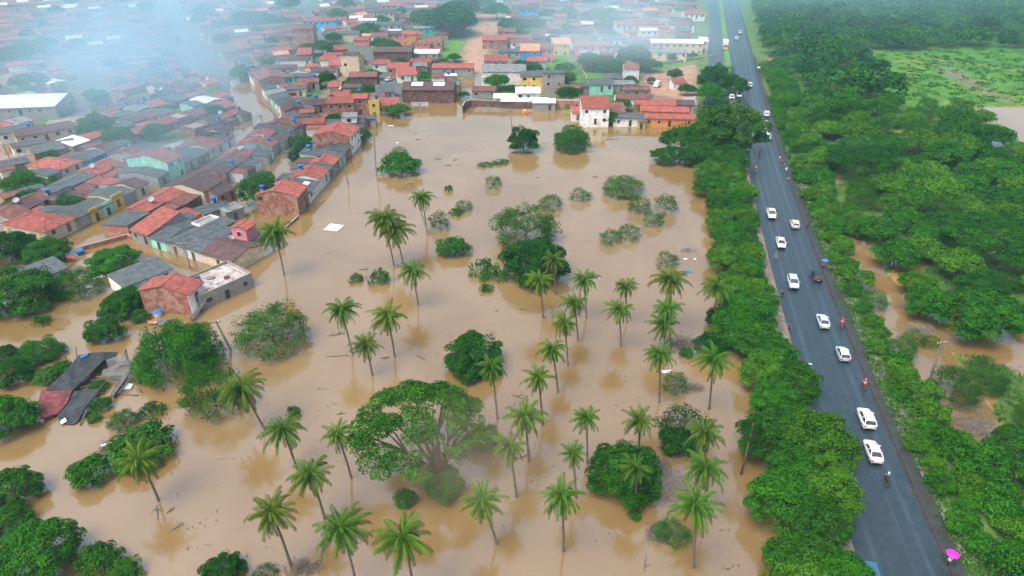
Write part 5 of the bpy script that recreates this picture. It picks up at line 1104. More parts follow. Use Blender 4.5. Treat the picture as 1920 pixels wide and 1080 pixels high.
def person(p, rz, shirt, legs, label, pose='walk', hat=None, seed=0, raise_arm=False, group=None):
    r = random.Random(seed); e = empty('person', p, rz, label, 'person', group or 'people along the road'); st = r.uniform(.12,.24)
    if pose == 'ride': pel = Vector((0,-.12,.82)); kn = [Vector((s*.2,.3,.72)) for s in (-1,1)]; an = [Vector((s*.22,.12,.32)) for s in (-1,1)]; chest = Vector((0,.02,1.28)); hd = Vector((0,.1,1.62)); el = [Vector((s*.3,.2,1.12)) for s in (-1,1)]; ha = [Vector((s*.33,.47,1.04)) for s in (-1,1)]
    else:
        pel = Vector((0,0,.92)); kn = [Vector((-.1,st*.9,.5)), Vector((.1,-st*.2,.48))]; an = [Vector((-.1,st,.09)), Vector((.1,-st*1.3,.12))]; chest = Vector((0,.03,1.38)); hd = Vector((0,.07,1.62))
        el = [Vector((-.27,-.08,1.12)), Vector((.27,.06,1.12))]; ha = [Vector((-.28,.1,.9)), Vector((.28,.2,.92))]
        if raise_arm: el[1] = Vector((.28,.14,1.16)); ha[1] = Vector((.2,.3,1.34))
    sh = [chest + Vector((s*.18,0,.06)) for s in (-1,1)]; V = [pel, chest, hd - Vector((0,.02,.13)), hd, hd + Vector((0,.0,.1))]; E = [(0,1),(1,2),(2,3),(3,4)]; Q = [(.15,.11),(.15,.1),(.055,.06),(.085,.1),(.065,.075)]
    def add(v, pr, q): V.append(Vector(v)); E.append((pr, len(V)-1)); Q.append(q); return len(V)-1
    for i, s in enumerate((-1,1)):
        a = add(sh[i], 1, .062); a = add(el[i], a, .043); a = add(ha[i], a, .03); d = (ha[i]-el[i]).normalized(); pm_ = add(ha[i]+d*.07, a, (.036,.018))
        for q in range(4): t = add(ha[i]+d*(.12)+Vector(((q-1.5)*.02,0,-.01)), pm_, .009); add(ha[i]+d*(.15+.012*(1.5-abs(q-1.5)))+Vector(((q-1.5)*.02,.01,-.03)), t, .008)
        t = add(ha[i]+d*.05+Vector((-s*.04,.015,0)), a, .01); add(ha[i]+d*.09+Vector((-s*.05,.02,-.01)), t, .009)
        hp = add(pel+Vector((s*.09,0,-.05)), 0, .085); k = add(kn[i], hp, .06); f = add(an[i], k, .042); add(an[i]+Vector((0,.17,-.045)), f, (.045,.03))
    skin_obj('body', V, E, Q, SKIN, e)
    fb = MB(); hc = hd + Vector((0,.085,.0))
    for s in (-1,1): fb.box(hc + Vector((s*.032,.01,.03)), (.022,.014,.012)); fb.box(hd + Vector((s*.087,0,.015)), (.02,.03,.055))
    fb.hexa([hc+Vector(q) for q in ((-.014,.0,-.02),(.014,.0,-.02),(.012,.03,-.022),(-.012,.03,-.022),(-.008,0,.03),(.008,0,.03),(.006,.012,.028),(-.006,.012,.028))]); fb.box(hc+Vector((0,.005,-.05)), (.045,.012,.01)); fb.build('face', [SKIN], e)
    Vs = [pel+Vector((0,0,-.02)), pel.lerp(chest,.5), chest, sh[0], el[0].lerp(sh[0],.25), sh[1], el[1].lerp(sh[1],.25)]; skin_obj('shirt', Vs, [(0,1),(1,2),(2,3),(3,4),(2,5),(5,6)], [(.175,.13),(.165,.12),(.175,.12),.085,.07,.085,.07], CL[shirt], e)
    Vt = [pel]; Et = []; Qt = [(.165,.125)]
    for i, s in enumerate((-1,1)): n = len(Vt); Vt += [pel+Vector((s*.095,0,-.07)), kn[i], kn[i].lerp(an[i],.85)]; Et += [(0,n),(n,n+1),(n+1,n+2)]; Qt += [.1,.075,.06]
    skin_obj('trousers', Vt, Et, Qt, CL[legs], e)
    hb = MB(); k = 10; c = hd + Vector((0,-.015,.06)); rg = lambda r_, z_, o_=0: [c + Vector((math.cos(6.2832*j/k)*r_*.92, math.sin(6.2832*j/k)*r_*1.05+o_, z_)) for j in range(k)]
    if hat == 'straw': hb.loft([rg(.24,.03),rg(.23,.05),rg(.12,.06),rg(.11,.15),rg(.04,.17)]); hb.build('hat', mat('straw', (.5,.36,.18), .9), e)
    elif hat in CL: hb.loft([rg(.11,-.12),rg(.145,-.05),rg(.15,.04),rg(.12,.12),rg(.05,.155)]); hb.build('helmet', CL[hat], e, True)
    else: hb.loft([rg(.1,-.1,-.03),rg(.117,-.03,-.015),rg(.115,.04),rg(.085,.09),rg(.03,.11)]); hb.build('hair', HAIR, e, True)
    return e
def umbrella(p, m, label, rad=.62):
    e = empty('umbrella', p, random.random(), label, 'umbrella'); k = 8; b = MB(); V0 = []
    rg = lambda r_, z_: [Vector((math.cos(6.2832*j/(2*k))*r_*(1 if j%2==0 else .93), math.sin(6.2832*j/(2*k))*r_*(1 if j%2==0 else .93), z_ + (0 if j%2==0 else .02))) for j in range(2*k)]
    b.loft([rg(rad,.0),rg(rad*.99,.012),rg(rad*.7,.15),rg(rad*.35,.235),rg(.03,.265)]); b.build('canopy', m, e); b = MB(); b.tube([(0,0,-.75),(0,0,.33)], .012, 6); b.build('shaft', trim_m, e); b = MB(); b.tube([(0,0,-.85),(0,0,-.72)], .02, 6); b.build('handle', trim_m, e); return e
def on_walk(px, py, z): q = G(px, py, z); return Vector((q.x, q.y, z))
UMB = {n: mat('umbrella_' + n, c, .6, .08, 2, .4) for n, c in {'pink': (.62,.012,.36), 'blue': (.02,.13,.5), 'black': (.03,.03,.035), 'white': (.6,.6,.62)}.items()}
def walker(px, py, shirt, legs, label, um=None, ulabel=None, z=Z_ROAD+.1, away=True, seed=1, hat=None):
    q = on_walk(px, py, z); dx, dy = kdir(q.y); a = math.atan2(-dx, dy) + (0 if away else math.pi); person(q, a, shirt, legs, label, 'walk', hat, seed, um is not None)
    if um: umbrella(q + Vector((.1*math.cos(a), .15, 2.0)), UMB[um], ulabel, .72)
walker(1776, 1062, 'white', 'dark blue', 'person in pale shirt walking under the pink umbrella', 'pink', 'vivid pink umbrella held on the roadside pavement', seed=1)
walker(1543, 505, 'red', 'black', 'person in red shirt walking under the blue umbrella', 'blue', 'blue umbrella held above a red shirt on the pavement', seed=2)
walker(1465, 562, 'black', 'black', 'person in black walking under the black umbrella', 'black', 'black umbrella held on the earth shoulder', z=Z_ROAD+.01, seed=3, away=False)
walker(1478, 620, 'purple', 'black', 'person in purple shirt walking on the earth shoulder', z=Z_ROAD+.01, seed=4, away=False)
walker(1513, 430, 'black', 'black', 'lone person in dark clothes standing by the hedge', seed=5)
walker(1453, 487, 'salmon', 'grey', 'person in salmon shirt at the edge of the bank-side trees', z=Z_ROAD+.01, seed=6, away=False)
walker(1461, 303, 'white', 'denim', 'walker in white shirt, furthest along the group of walkers', seed=7); walker(1465, 309, 'red', 'black', 'walker in red shirt behind the one in white', seed=8)
walker(1473, 325, 'white', 'blue', 'walker with straw hat and blue trousers', seed=9, hat='straw'); walker(1477, 343, 'salmon', 'dark blue', 'walker in pale pink top at the tail of the group', seed=10)
walker(1421, 136, 'grey', 'black', 'distant walker on the far pavement near the billboard', 'white', 'pale umbrella of the distant walker', seed=11); walker(1442, 251, 'salmon', 'black', 'walker in pink passing the queue of cars', seed=12)
walker(1310, 204, 'black', 'black', 'person in black standing beside the car at the white sign', z=.6, seed=13)
for i, (px, py) in enumerate(((882,62),(888,70),(915,55))): p = G(px, py); person((p.x, p.y, hz(p.x, p.y)), i*1.3, ('black','grey','blue')[i], 'black', ('distant person in black on the red earth track','distant person in grey on the red earth track','distant person in blue on the red earth track')[i], seed=20+i)
def motorbike(px, py, away, pm, shirt, label, rlabel, hat='black', z=Z_ROAD+.004):
    p = on_walk(px, py, z); dx, dy = kdir(p.y); a = math.atan2(-dx, dy) + (0 if away else math.pi); e = empty('motorbike', p, a, label, 'motorbike', 'motorbikes on the road')
    for y in (-.62,.68):
        b = MB(); rg = [[Vector((math.cos(6.2832*j/6)*.05, (.27+math.sin(6.2832*j/6)*.05)*math.cos(6.2832*i/14)+y, .31+(.27+math.sin(6.2832*j/6)*.05)*math.sin(6.2832*i/14))) for j in range(6)] for i in range(15)]; b.loft(rg, False); w_ = b.build('wheel', tyre_m, e, True); b = MB(); b.tube([(-.03,y,.31),(.03,y,.31)], .2, 10); b.build('rim', rim_m, w_)
    b = MB(); b.loft([[(-.1,-.75,.7),(.1,-.75,.7),(.08,-.75,.8),(-.08,-.75,.8)],[(-.13,-.3,.45),(.13,-.3,.45),(.12,-.3,.8),(-.12,-.3,.8)],[(-.13,.15,.42),(.13,.15,.42),(.14,.15,.9),(-.14,.15,.9)],[(-.06,.5,.6),(.06,.5,.6),(.07,.45,.98),(-.07,.45,.98)]]); b.build('body', pm, e)
    b = MB(); b.box((0,-.35,.84), (.24,.75,.09)); b.build('seat', trim_m, e); b = MB(); b.tube([(-.36,.42,1.04),(-.12,.5,1.02),(.12,.5,1.02),(.36,.42,1.04)], .018, 6); b.build('handlebar', trim_m, e)
    for s in (-1,1): b = MB(); b.tube([(s*.07,.68,.31),(s*.07,.48,1.0)], .022, 6); b.build('fork', rim_m, e)
    b = MB(); b.box((0,.58,.92), (.16,.08,.14)); b.build('headlight', lamp_w, e); b = MB(); b.box((0,-.82,.74), (.14,.06,.08)); b.build('tail_light', lamp_r, e)
    person(p, a, shirt, 'black' if shirt != 'black' else 'dark blue', rlabel, 'ride', hat, px, group='motorbike riders')
motorbike(1661, 905, True, PK, 'dark blue', 'black motorbike following the white saloon', 'rider in dark blue with white helmet on the black motorbike', 'white')
motorbike(1619, 728, True, PR, 'salmon', 'red motorbike riding along the kerb', 'rider in salmon rain jacket on the red motorbike', 'salmon')
motorbike(1577, 613, True, PP, 'pink', 'small motorbike beside the silver-white saloon', 'rider in vivid pink rain cape beside the silver-white saloon', 'pink')
motorbike(1416, 324, False, PK, 'black', 'dark motorbike coming towards us on the road edge', 'rider in black coming towards us on the road edge', 'white')
walker(1399, 292, 'red', 'denim', 'walker in red shirt on the shoulder below the big olive tree', z=Z_ROAD+.01, seed=31, away=False); walker(1405, 284, 'white', 'black', 'walker in white shirt on the shoulder below the big olive tree', z=Z_ROAD+.01, seed=32)
walker(1470, 316, 'blue', 'denim', 'walker in blue shirt in the middle of the group of walkers', seed=33); walker(1447, 268, 'grey', 'black', 'walker in grey beside the last queue car', seed=34)
car('saloon', PW, 1399, 277, False, 'white car stopped on the shoulder under the big olive tree', z=Z_ROAD+.02)
motorbike(1424, 292, False, PK, 'grey', 'black motorbike waiting behind the queue under the big olive tree', 'rider in grey waiting behind the queue under the big olive tree', 'black')

# ---------------------------------------------------------------- poles, wires, walls, wreckage
pole_m = mat('pole_concrete', (.2,.19,.18), .9, .25, 2); wood_m = mat('weathered_wood', (.13,.105,.085), .9, .4, 2, stain=(.06,.05,.045)); steel_m = mat('steel', (.35,.36,.37), .5, .15, 2, .5)
def pole(px, py, tx, ty, label, arms=1, lamp=False, z=None, rad=.15, name='utility_pole'):
    p = G(px, py); z = max(0, hz(p.x, p.y)) if z is None else z; p = G(px, py, z); d = ray(tx, ty); t = p.y/d.y; c = Vector((d.x*t, p.y, CAM_H + d.z*t)) - p
    e = empty(name, p, 0, label, 'lamp post' if lamp else 'utility pole', 'poles standing in the flood'); b = MB(); b.tube([c*-.25, c*.5, c], [rad*1.15, rad, rad*.75], 8); b.build('pole', pole_m, e)
    for i in range(arms):
        b = MB(); q = c*(1 - .07*i) - Vector((0,0,.25)); b.box((q.x, q.y-.15, q.z), (2.0,.12,.14), .25); o = b.build('crossarm', wood_m, e)
        for s in (-.85,-.4,.4,.85):
            ib = MB(); ib.tube([(q.x+s*.97,q.y-.15+s*.25,q.z+.06),(q.x+s*.97,q.y-.15+s*.25,q.z+.3)], [.05,.03], 6); ib.build('insulator', lamp_w, o)
    if lamp: b = MB(); b.tube([c, c+Vector((.4,-.3,.25)), c+Vector((1.3,-.9,.35))], .05, 6); b.build('lamp_arm', steel_m, e); b = MB(); b.box(c+Vector((1.5,-1.05,.33)), (.6,.28,.14), -.6); b.build('lamp_head', steel_m, e)
    return p + c
pole(804, 440, 769, 341, 'tall leaning utility pole next to the slim palm', 1)
pole(433, 657, 404, 601, 'leaning utility pole with crossarm near the bright weeping tree', 1, rad=.18)
pole(357, 503, 344, 455, 'utility pole in front of the lakeside street houses', 1); pole(499, 254, 488, 216, 'thick pole at the flooded avenue bend'); pole(517, 236, 514, 214, 'slim pole across the avenue bend', 0)
pole(102, 365, 82, 333, 'street lamp leaning over the flooded lane', 0, True); pole(706, 330, 700, 238, 'pole standing off the lake end of the cross street', 0); pole(17, 295, 5, 268, 'pole in the flooded pool in the haze', 0)
pole(653, 345, 640, 285, 'pole along the waterfront row', 0); pole(960, 246, 957, 208, 'slim pole before the boarded yard', 0); pole(767, 130, 765, 85, 'pole by the white-edged brick hall', 1); pole(1128, 95, 1124, 48, 'pole by the pink walled house', 1)
TOP = pole(1742, 716, 1766, 640, 'tilted power pole in the muddy channel beside the hedge', 1, rad=.2, z=0)
for k_, (tx, ty) in enumerate(((1905,900),(1930,880))):
    q = G(tx, ty, 9); b = MB(); n = 14; P = [TOP.lerp(q, i/n) + Vector(((-.9 if k_ else .9)*(1-i/n), 0, -.25 - 2.2*math.sin(math.pi*i/n)*.5)) for i in range(n+1)]; b.tube(P, .022, 4); tag(b.build('power_line', trim_m), ('power line sagging from the tilted power pole, lower one','power line sagging from the tilted power pole, upper one')[k_], 'cable')
def wall(px, label, h, t, m, z=0, group=None, name='garden_wall'):
    P = [G(*p) for p in px]; e = empty(name, P[0], 0, label, 'wall', group); b = MB(); c_ = MB()
    for i in range(len(P)-1):
        A, B_ = P[i]-P[0], P[i+1]-P[0]; d = (B_-A).normalized(); n = Vector((-d.y,d.x,0))*t/2; A2, B2 = A + d*(.003 if i else 0), B_
        b.hexa([A2-n+Vector((0,0,-1.5)),B2-n+Vector((0,0,-1.5)),B2+n+Vector((0,0,-1.5)),A2+n+Vector((0,0,-1.5)),A2-n+Vector((0,0,h)),B2-n+Vector((0,0,h)),B2+n+Vector((0,0,h)),A2+n+Vector((0,0,h))])
        n2 = n*1.25; c_.hexa([A2-n2+Vector((0,0,h+.003)),B2-n2+Vector((0,0,h+.003)),B2+n2+Vector((0,0,h+.003)),A2+n2+Vector((0,0,h+.003)),A2-n2+Vector((0,0,h+.1)),B2-n2+Vector((0,0,h+.1)),B2+n2+Vector((0,0,h+.1)),A2+n2+Vector((0,0,h+.1))])
    b.build('wall', m, e); c_.build('coping', WM['k'] if m != WM['w'] else WM['w'], e); return e
wall([(868,212),(872,204),(884,201),(1005,206),(1045,206)], 'long maroon boarded yard wall along the flood edge', 2.6, .3, WM['n']); wall([(1205,236),(1320,234)], 'low white wall in front of the triple red roofs', 1.3, .25, WM['w']); wall([(757,192),(853,188)], 'dark brick wall in front of the big maroon compound', 2.4, .3, WM['n'])
wall([(155,470),(240,447),(262,452)], 'half drowned brick yard wall at the street crossing', 1.0, .3, WM['b']); wall([(538,428),(560,408)], 'thin brick wall running into the water from the corner house', .5, .25, WM['b']); wall([(96,238),(128,232),(205,226)], 'long cream yard wall beyond the hazy pool', 2.2, .25, WM['c']); wall([(1015,166),(1040,195)], 'slanting white wall down the grass slope', 1.5, .25, WM['w']) if False else None
wall([(1200,105),(1215,128),(1350,108)], 'red brick retaining wall under the cream building', 1.4, .3, WM['b']); wall([(1088,128),(1100,150)], 'pale wall running down the grass slope', 1.3, .3, WM['c'])
# hoardings
def hoarding(px, py, W, H, panels, label, m, legs_h, rz=0):
    p = G(px, py); p.z = max(0, hz(p.x, p.y)); e = empty('hoarding', p, rz, label, 'hoarding'); n = len(panels)
    for i in range(n):
        b = MB(); w_ = W/n; x = -W/2 + w_*(i+.5); b.box((x,0,legs_h+H/2), (w_-.25,.14,H)); o = b.build('panel', m, e); f = MB()
        for q in range(panels[i]): f.box((x, -.09, legs_h+H*(q+.6)/(panels[i]+.2)), (w_*.8,.05,H*.12))
        f.build('printed_band', WM['w'], o)
    for x in (-W*.42, 0, W*.42): b = MB(); b.tube([(x,.2,-1.5),(x,.2,legs_h+H)], .09, 6); b.build('post', steel_m, e)
hoarding(788, 206, 6.6, 1.6, (3, 3), 'two-panel slatted hoarding standing in the flood', PG, 1.2); hoarding(1442, 133, 6, 3, (2,), 'pink and violet roadside hoarding half hidden by the wood', mat('hoarding_pink', (.5,.12,.3), .6, .3, .6), 1.2, -.2); hoarding(1290, 205, 5.5, 3, (0,), 'tilted white blank sign panel by the parked car', PW, 1.2, .35)
# rescue raft
p = G(984, 212); e = empty('raft', p, .3, 'small orange raft with yellow top off the boarded yard', 'raft'); k = 12; b = MB(); rg = lambda rx, ry, z: [(math.cos(6.2832*i/k)*rx, math.sin(6.2832*i/k)*ry, z) for i in range(k)]
b.loft([rg(.8,1.2,-.2),rg(1.1,1.7,.1),rg(1.15,1.8,.45),rg(.85,1.4,.5),rg(.8,1.3,.2)]); b.build('hull', mat('raft_orange', (.6,.15,.03), .6), e); b = MB(); b.loft([rg(.5,.8,.5),rg(.55,.9,1.0),rg(.2,.4,1.3)]); b.build('load', WM['y'], e)
# floating things
FRD = random.Random(8)
def branch(px, py, L_, a, label, n=3, th=.09, name='floating_branch'):
    p = G(px, py); e = empty(name, p, a, label, 'branch', 'driftwood on the flood'); b = MB(); b.tube([(-L_/2,0,.0),(0,.12*L_*FRD.uniform(-1,1),.08),(L_/2,0,.03)], [th,th*.9,th*.5], 6)
    for i in range(n): x = FRD.uniform(-.4,.45)*L_; s = FRD.choice((-1,1)); b.tube([(x,0,.05),(x+.18*L_,s*.16*L_,.2),(x+.24*L_,s*.3*L_,.1)], [th*.5,th*.4,th*.2], 5)
    b.build('limb', deadwood, e)
for px, py, L_, a, n, lb in ((632,667,3.6,.1,1,'long floating log in front of the driftwood palm'),(495,668,2.2,-.6,2,'forked branch afloat below the misty tree'),(630,628,3.0,.2,7,'tangle of bare branches caught behind the driftwood palm'),(788,670,2,-.5,2,'curved stick afloat beside the full-headed palm'),(722,671,1.4,.2,4,'leafy scrap afloat beside the short palm'),(1210,1056,2.2,1.3,1,'thin stick afloat near the bottom edge of the flood'),(295,962,2.6,-1.1,2,'long root-like branch at the foot of the browning palm'),(331,990,1.6,.6,5,'twiggy scrap below the browning palm'),(320,957,1.2,1.0,3,'short twig bundle beside the browning palm'),(110,618,1.8,.2,1,'bent stick afloat behind the collapsed shed'),(980,856,2.6,.5,1,'slanting stick at the misty palm'),(975,745,3.0,-.5,1,'curved limb poking from the mist by the giant tree'),(640,776,1.4,.2,2,'small stick afloat in open water'),(1392,790,1.6,1.5,0,'upright dead stump near the roadside trees'),(980,580,2,.1,3,'scrap of brush under the dark umbrella tree'),(840,310,2.4,.3,6,'pale brush clump afloat in the upper flood'),(822,298,2.2,.1,6,'pale brush clump upstream of another clump'),(853,300,1.8,.9,5,'single dead sapling in the upper flood'),(783,262,1.6,.2,4,'small brush tip near the hoarding'),(780,250,1.2,1.2,3,'brush tip with two twigs near the hoarding'),(825,216,1.5,1.3,4,'upright dead stems below the hoarding'),(1145,262,4,.2,9,'thin reeds breaking the surface before the white wall'),(680,506,2,.1,4,'thin floating brush at the drab mat'),(1115,332,1.8,.1,5,'dark leafy debris by the sunk grey-green tree'),(1008,333,1,.1,1,'dark floating scrap in the upper flood'),(85,572,1.8,.2,2,'plank-like stick by the palm-like tuft'),(122,572,1.6,-.3,1,'dark stick afloat by the two-stemmed tree')):
    branch(px, py, L_, a, lb, n)
def raft_of_brush(px, py, w_, d_, n, label, m, size=.5, cat='brushwood'):
    p = G(px, py); e = empty('brush_heap', p, 0, label, cat, 'brush heaps on the flood'); b = MB()
    for _ in range(n):
        x, y = FRD.gauss(0,w_*.28), FRD.gauss(0,d_*.28); a = FRD.uniform(0,6.28); l = FRD.uniform(.5,1.4)*size*2; z = FRD.uniform(0,.35)
        b.tube([(x-math.cos(a)*l/2,y-math.sin(a)*l/2,z),(x,y,z+FRD.uniform(.05,.35)),(x+math.cos(a)*l/2,y+math.sin(a)*l/2,z*.6)], [.03,.028,.012], 4)
    b.build('twig_tangle', m, e)
grey_twig = mat('grey_twigs', (.16,.14,.13), .9, .35, 3)
for a_ in ((567,1066,3.6,1.8,130,'raft of dead palm fronds at the foot of the big-headed palm',deadwood,.7),(1280,645,4.5,4,170,'grey bare brush heap behind the long-trunked palm',grey_twig,.8),(1262,915,5.5,7.5,280,'big tangle of bare grey scrub beside the dark glossy tree',grey_twig,.8),(1240,880,2.4,2.4,150,'bare scrub touching the dark glossy tree',grey_twig,.7),(1232,1000,3,3,110,'grey twigs in front of the feathery bright shrub',grey_twig,.7),(1270,848,4,3,130,'dark twig tangle under the broad-leaved sprawling tree',deadwood,.7),(1300,728,3.4,2,90,'twigs behind the plank litter',grey_twig,.7),(1360,640,7,1.2,110,'line of drift twigs reaching to the roadside trees',grey_twig,.7),(203,838,2.2,2.2,60,'twigs and rubbish caught by the wide mound of leaves',deadwood,.5),(1325,655,4,3,80,'twig edge of the dark domed shrub',grey_twig,.6),(1290,470,2.6,1.6,50,'rubbish-strewn twigs near the shore in the upper flood',grey_twig,.5),(1720,618,5,3,140,'drowned bare scrub in the muddy channel',grey_twig,.9),(1830,800,6,5,170,'bare branching scrub past the tilted power pole',grey_twig,1.2),(1700,575,4,2,80,'twigs breaking the muddy channel',grey_twig,.7)): raft_of_brush(*a_)
def board(px, py, w_, d_, a, m, label, z=.06, tilt=0.0, name='floating_board', n=1):
    p = G(px, py); e = empty(name, p + Vector((0,0,z)), a, label, 'board', 'boards on the flood'); e.rotation_euler = (tilt, tilt*.4, a); b = MB()
    for i in range(n): b.box(((i-(n-1)/2)*w_/n, 0, .02*(i%2)), (w_/n-.02, d_, .07))
    b.build('sheet', m, e)
board(626, 427, 3.6, 3.4, -.25, RM['w'], 'white sheet of roofing afloat in open flood', n=4)
for px, py, w_, d_, a, m, lb in ((1285,486,.9,.5,.4,PW,'white plastic scrap afloat near the shore'),(1303,486,.6,.5,1,PW,'tiny white scrap afloat by the shore twigs'),(1287,510,1.9,.9,.1,tank_m,'blue board afloat behind the shore palm'),(1250,697,1.6,.7,.1,RM['w'],'pale plank litter beside the long-trunked palm'),(1268,699,2.2,.5,-.1,wood_m,'grey plank litter beside the pale plank'),(1300,661,1.2,.5,.3,WM['a'],'mint board stuck in the grey brush heap'),(200,834,1.4,.6,.5,RM['w'],'white sheet caught beside the wide mound of leaves'),(208,862,.9,.6,.3,WM['c'],'cream scrap caught beside the wide mound of leaves'),(733,236,1.8,.9,.1,RM['w'],'white board afloat off the cross street'),(975,284,.5,.4,.1,wood_m,'dark block afloat by the dense round tree'),(745,268,.9,.5,.2,RM['w'],'white scrap afloat off the brick gable house'),(1123,523,.4,.3,.2,PW,'white dot of rubbish beside a palm crown'),(195,505,3,1.2,.4,wood_m,'dark board wreckage in the flooded yard'),(203,512,1.7,1.2,-.3,tank_m,'bright blue board in the yard wreckage'),(186,520,2.2,1.3,.6,RM['w'],'pale board in the yard wreckage'),(180,512,1.6,1.0,.1,RM['g'],'grey board in the yard wreckage'),(160,538,3,.9,.1,RM['w'],'white sheet edge behind the two-stemmed tree'),(1516,694,.6,.3,0,PW,'scrap of white paper on the asphalt'),(1857,700,2.0,1.0,.1,RM['w'],'white sheet in the drowned scrub of the wood'),(1755,553,2.0,.9,.1,RM['g'],'grey sheet on the brown pool in the wood')):
    board(px, py, w_, d_, a, m, lb, z=.06 if not (1500 < px < 1530) else Z_ROAD + .05)
# barrels by houses
for px, py, lb in ((152,477,'blue tank afloat beside the wrecked red wall'),(222,519,'grey tank with blue lid beside the dark shed'),(297,592,'white tank with blue lid at the lone brick house')):
    p = G(px, py); e = empty('water_barrel', p, .3, lb, 'water tank'); k = 12; ring = lambda r_, z_: [(math.cos(6.2832*i/k)*r_, math.sin(6.2832*i/k)*r_, z_) for i in range(k)]; b = MB(); b.loft([ring(.6,-.6),ring(.8,.9)]); b.build('barrel', WM['w'] if 'blue tank' not in lb else tank_m, e); b = MB(); b.loft([ring(.86,.9),ring(.84,1.0),ring(.3,1.15)]); b.build('lid', tank_m, e)
# the collapsed shed in the flood
def collapsed():
    o0 = G(165, 735); e = empty('collapsed_shed', o0, 0, 'collapsed shed with black sheet roof and a red tiled end, open to the flood', 'shed')
    def sheet(name, pts, m, th=.12, par=e):
        b = MB(); P = [G(x, y, z) - o0 for x, y, z in pts]; b.prism(P, (0,0,th)); return b.build(name, m, par)
    blk = stripes(mat('black_sheet', (.022,.027,.032), .75, .4, .8, .3, stain=(.05,.055,.06), stain_at=.58), (1,.3,1), .8, .15)
    til = mat('broken_red_tiles', (.26,.07,.065), .85, .5, 2.5, .2, stain=(.1,.035,.04), stain_at=.47); gry = stripes(mat('silvered_boards', (.15,.14,.13), .9, .35, 2, .2, stain=(.07,.065,.06)), (1,.05,1), 2, .5)
    sheet('roof_sheet', [(85,733,1.0),(136,733,.9),(160,714,1.0),(182,692,1.2),(194,677,1.6),(218,668,1.3),(221,661,1.2),(196,661,1.8),(175,662,2.0),(148,667,2.0),(128,692,1.8)], blk)
    sheet('tiled_roof', [(78,735,1.4),(136,733,1.1),(126,757,.7),(108,777,.4),(92,786,.2),(75,786,.9),(71,758,1.3)], til, .16)
    sheet('roof_sheet', [(136,735,.8),(188,729,1.1),(180,742,.9),(160,765,.6),(147,790,.2),(138,797,.05),(112,795,.05),(108,779,.3)], blk); sheet('roof_sheet', [(160,768,.5),(182,752,.7),(190,757,.4),(172,772,.2),(152,788,.1)], blk)
    sheet('plank_roof', [(194,694,1.3),(247,687,1.3),(240,706,.9),(190,706,.9)], gry); sheet('plank_wall', [(216,674,1.0),(230,664,1.9),(243,676,1.5),(243,684,.7),(222,686,.5)], gry); sheet('plank_wall', [(208,744,.2),(232,707,1.0),(240,710,1.0),(214,747,.2)], gry, .5)
    sheet('loose_sheet', [(224,727,.1),(232,717,.3),(250,721,.15),(246,729,.1),(230,731,.05)], RM['w']); sheet('loose_sheet', [(112,792,.3),(122,784,.5),(126,790,.3),(116,797,.2)], RM['w']); sheet('blue_tarp', [(152,668,2.2),(166,662,2.2),(164,668,2.1),(150,673,2.1)], tank_m)
    def pole_(a, b_, r_): m_ = MB(); m_.tube([G(*a)-o0, G(*b_)-o0], r_, 6); m_.build('beam', wood_m, e)
    for a, b_ in (((148,700,-1),(142,650,3.0)),((131,690,-1),(122,668,1.6)),((230,678,.5),(236,655,2.8)),((240,678,.5),(236,655,2.8)),((233,668,1.5),(241,671,1.5)),((196,694,1.1),(262,689,1.0)),((180,706,1),(236,708,1)),((224,739,.1),(260,741,.1)),((266,737,-.3),(262,729,1)),((182,735,.9),(206,706,.9)),((170,713,1.3),(192,713,.8)),((152,727,.9),(188,716,.6)),((118,692,1),(146,688,1.2)),((150,797,.1),(164,770,.6))): pole_(a, b_, .09)
    b = MB(); P = [G(x, y, 0) - o0 for x, y in ((152,731),(198,678))]; d = (P[1]-P[0]).normalized(); n = Vector((-d.y,d.x,0))*.1; b.hexa([P[0]-n-Vector((0,0,1)),P[1]-n-Vector((0,0,1)),P[1]+n-Vector((0,0,1)),P[0]+n-Vector((0,0,1)),P[0]-n+Vector((0,0,.8)),P[1]-n+Vector((0,0,1.1)),P[1]+n+Vector((0,0,1.1)),P[0]+n+Vector((0,0,.8))]); b.build('wall', WM['n'], e)
collapsed()
def sheet_thing(name, label, cat, pts, m, th=.12, extra=()):
    o0 = G(pts[0][0], pts[0][1]); e = empty(name, o0, 0, label, cat)
    b = MB(); b.prism([G(*p) - o0 for p in pts], (0,0,th)); b.build('sheet', m, e)
    for nm, pp, mm in extra: b = MB(); b.prism([G(*p) - o0 for p in pp], (0,0,.1)); b.build(nm, mm, e)
    return e
sheet_thing('drowned_roof', 'white drowned roof sheet with red edge among bushes', 'roof', [(30,692,.3),(52,675,.9),(72,674,.9),(64,684,.5),(42,696,.2)], RM['w'], .14, [('red_edge', [(66,684,.3),(72,676,.6),(77,683,.4)], RM['r']), ('dark_edge', [(72,684,.2),(78,675,.5),(89,676,.3),(80,686,.1)], RM['d'])])
sheet_thing('drowned_roof', 'wrecked red tiled roof lying along the flooded lane', 'roof', [(48,508,.4),(72,492,1.0),(115,476,1.2),(122,482,1.0),(92,502,.5),(60,509,.2)], RM['R'], .16, [('dark_edge', [(78,494,1.3),(105,483,1.4),(103,487,1.2),(80,497,1.1)], RM['d']), ('roof_sheet', [(122,478,1.3),(142,480,1.2),(140,486,.8),(124,484,1.0)], RM['R'])])
sheet_thing('floating_clutter', 'dark clutter of bins and boards in front of the lone brick house', 'clutter', [(292,604,.2),(318,598,.4),(320,606,.3),(300,612,.1)], RM['d'], .14, [('red_board', [(276,602,.4),(296,599,.5),(294,607,.3),(278,608,.2)], WM['b'])])
sheet_thing('drowned_roof', 'tilted white board leaning on the lone brick house', 'board', [(357,601,.1),(386,571,.3),(384,566,1.6),(355,595,1.4)], RM['w'], .12)
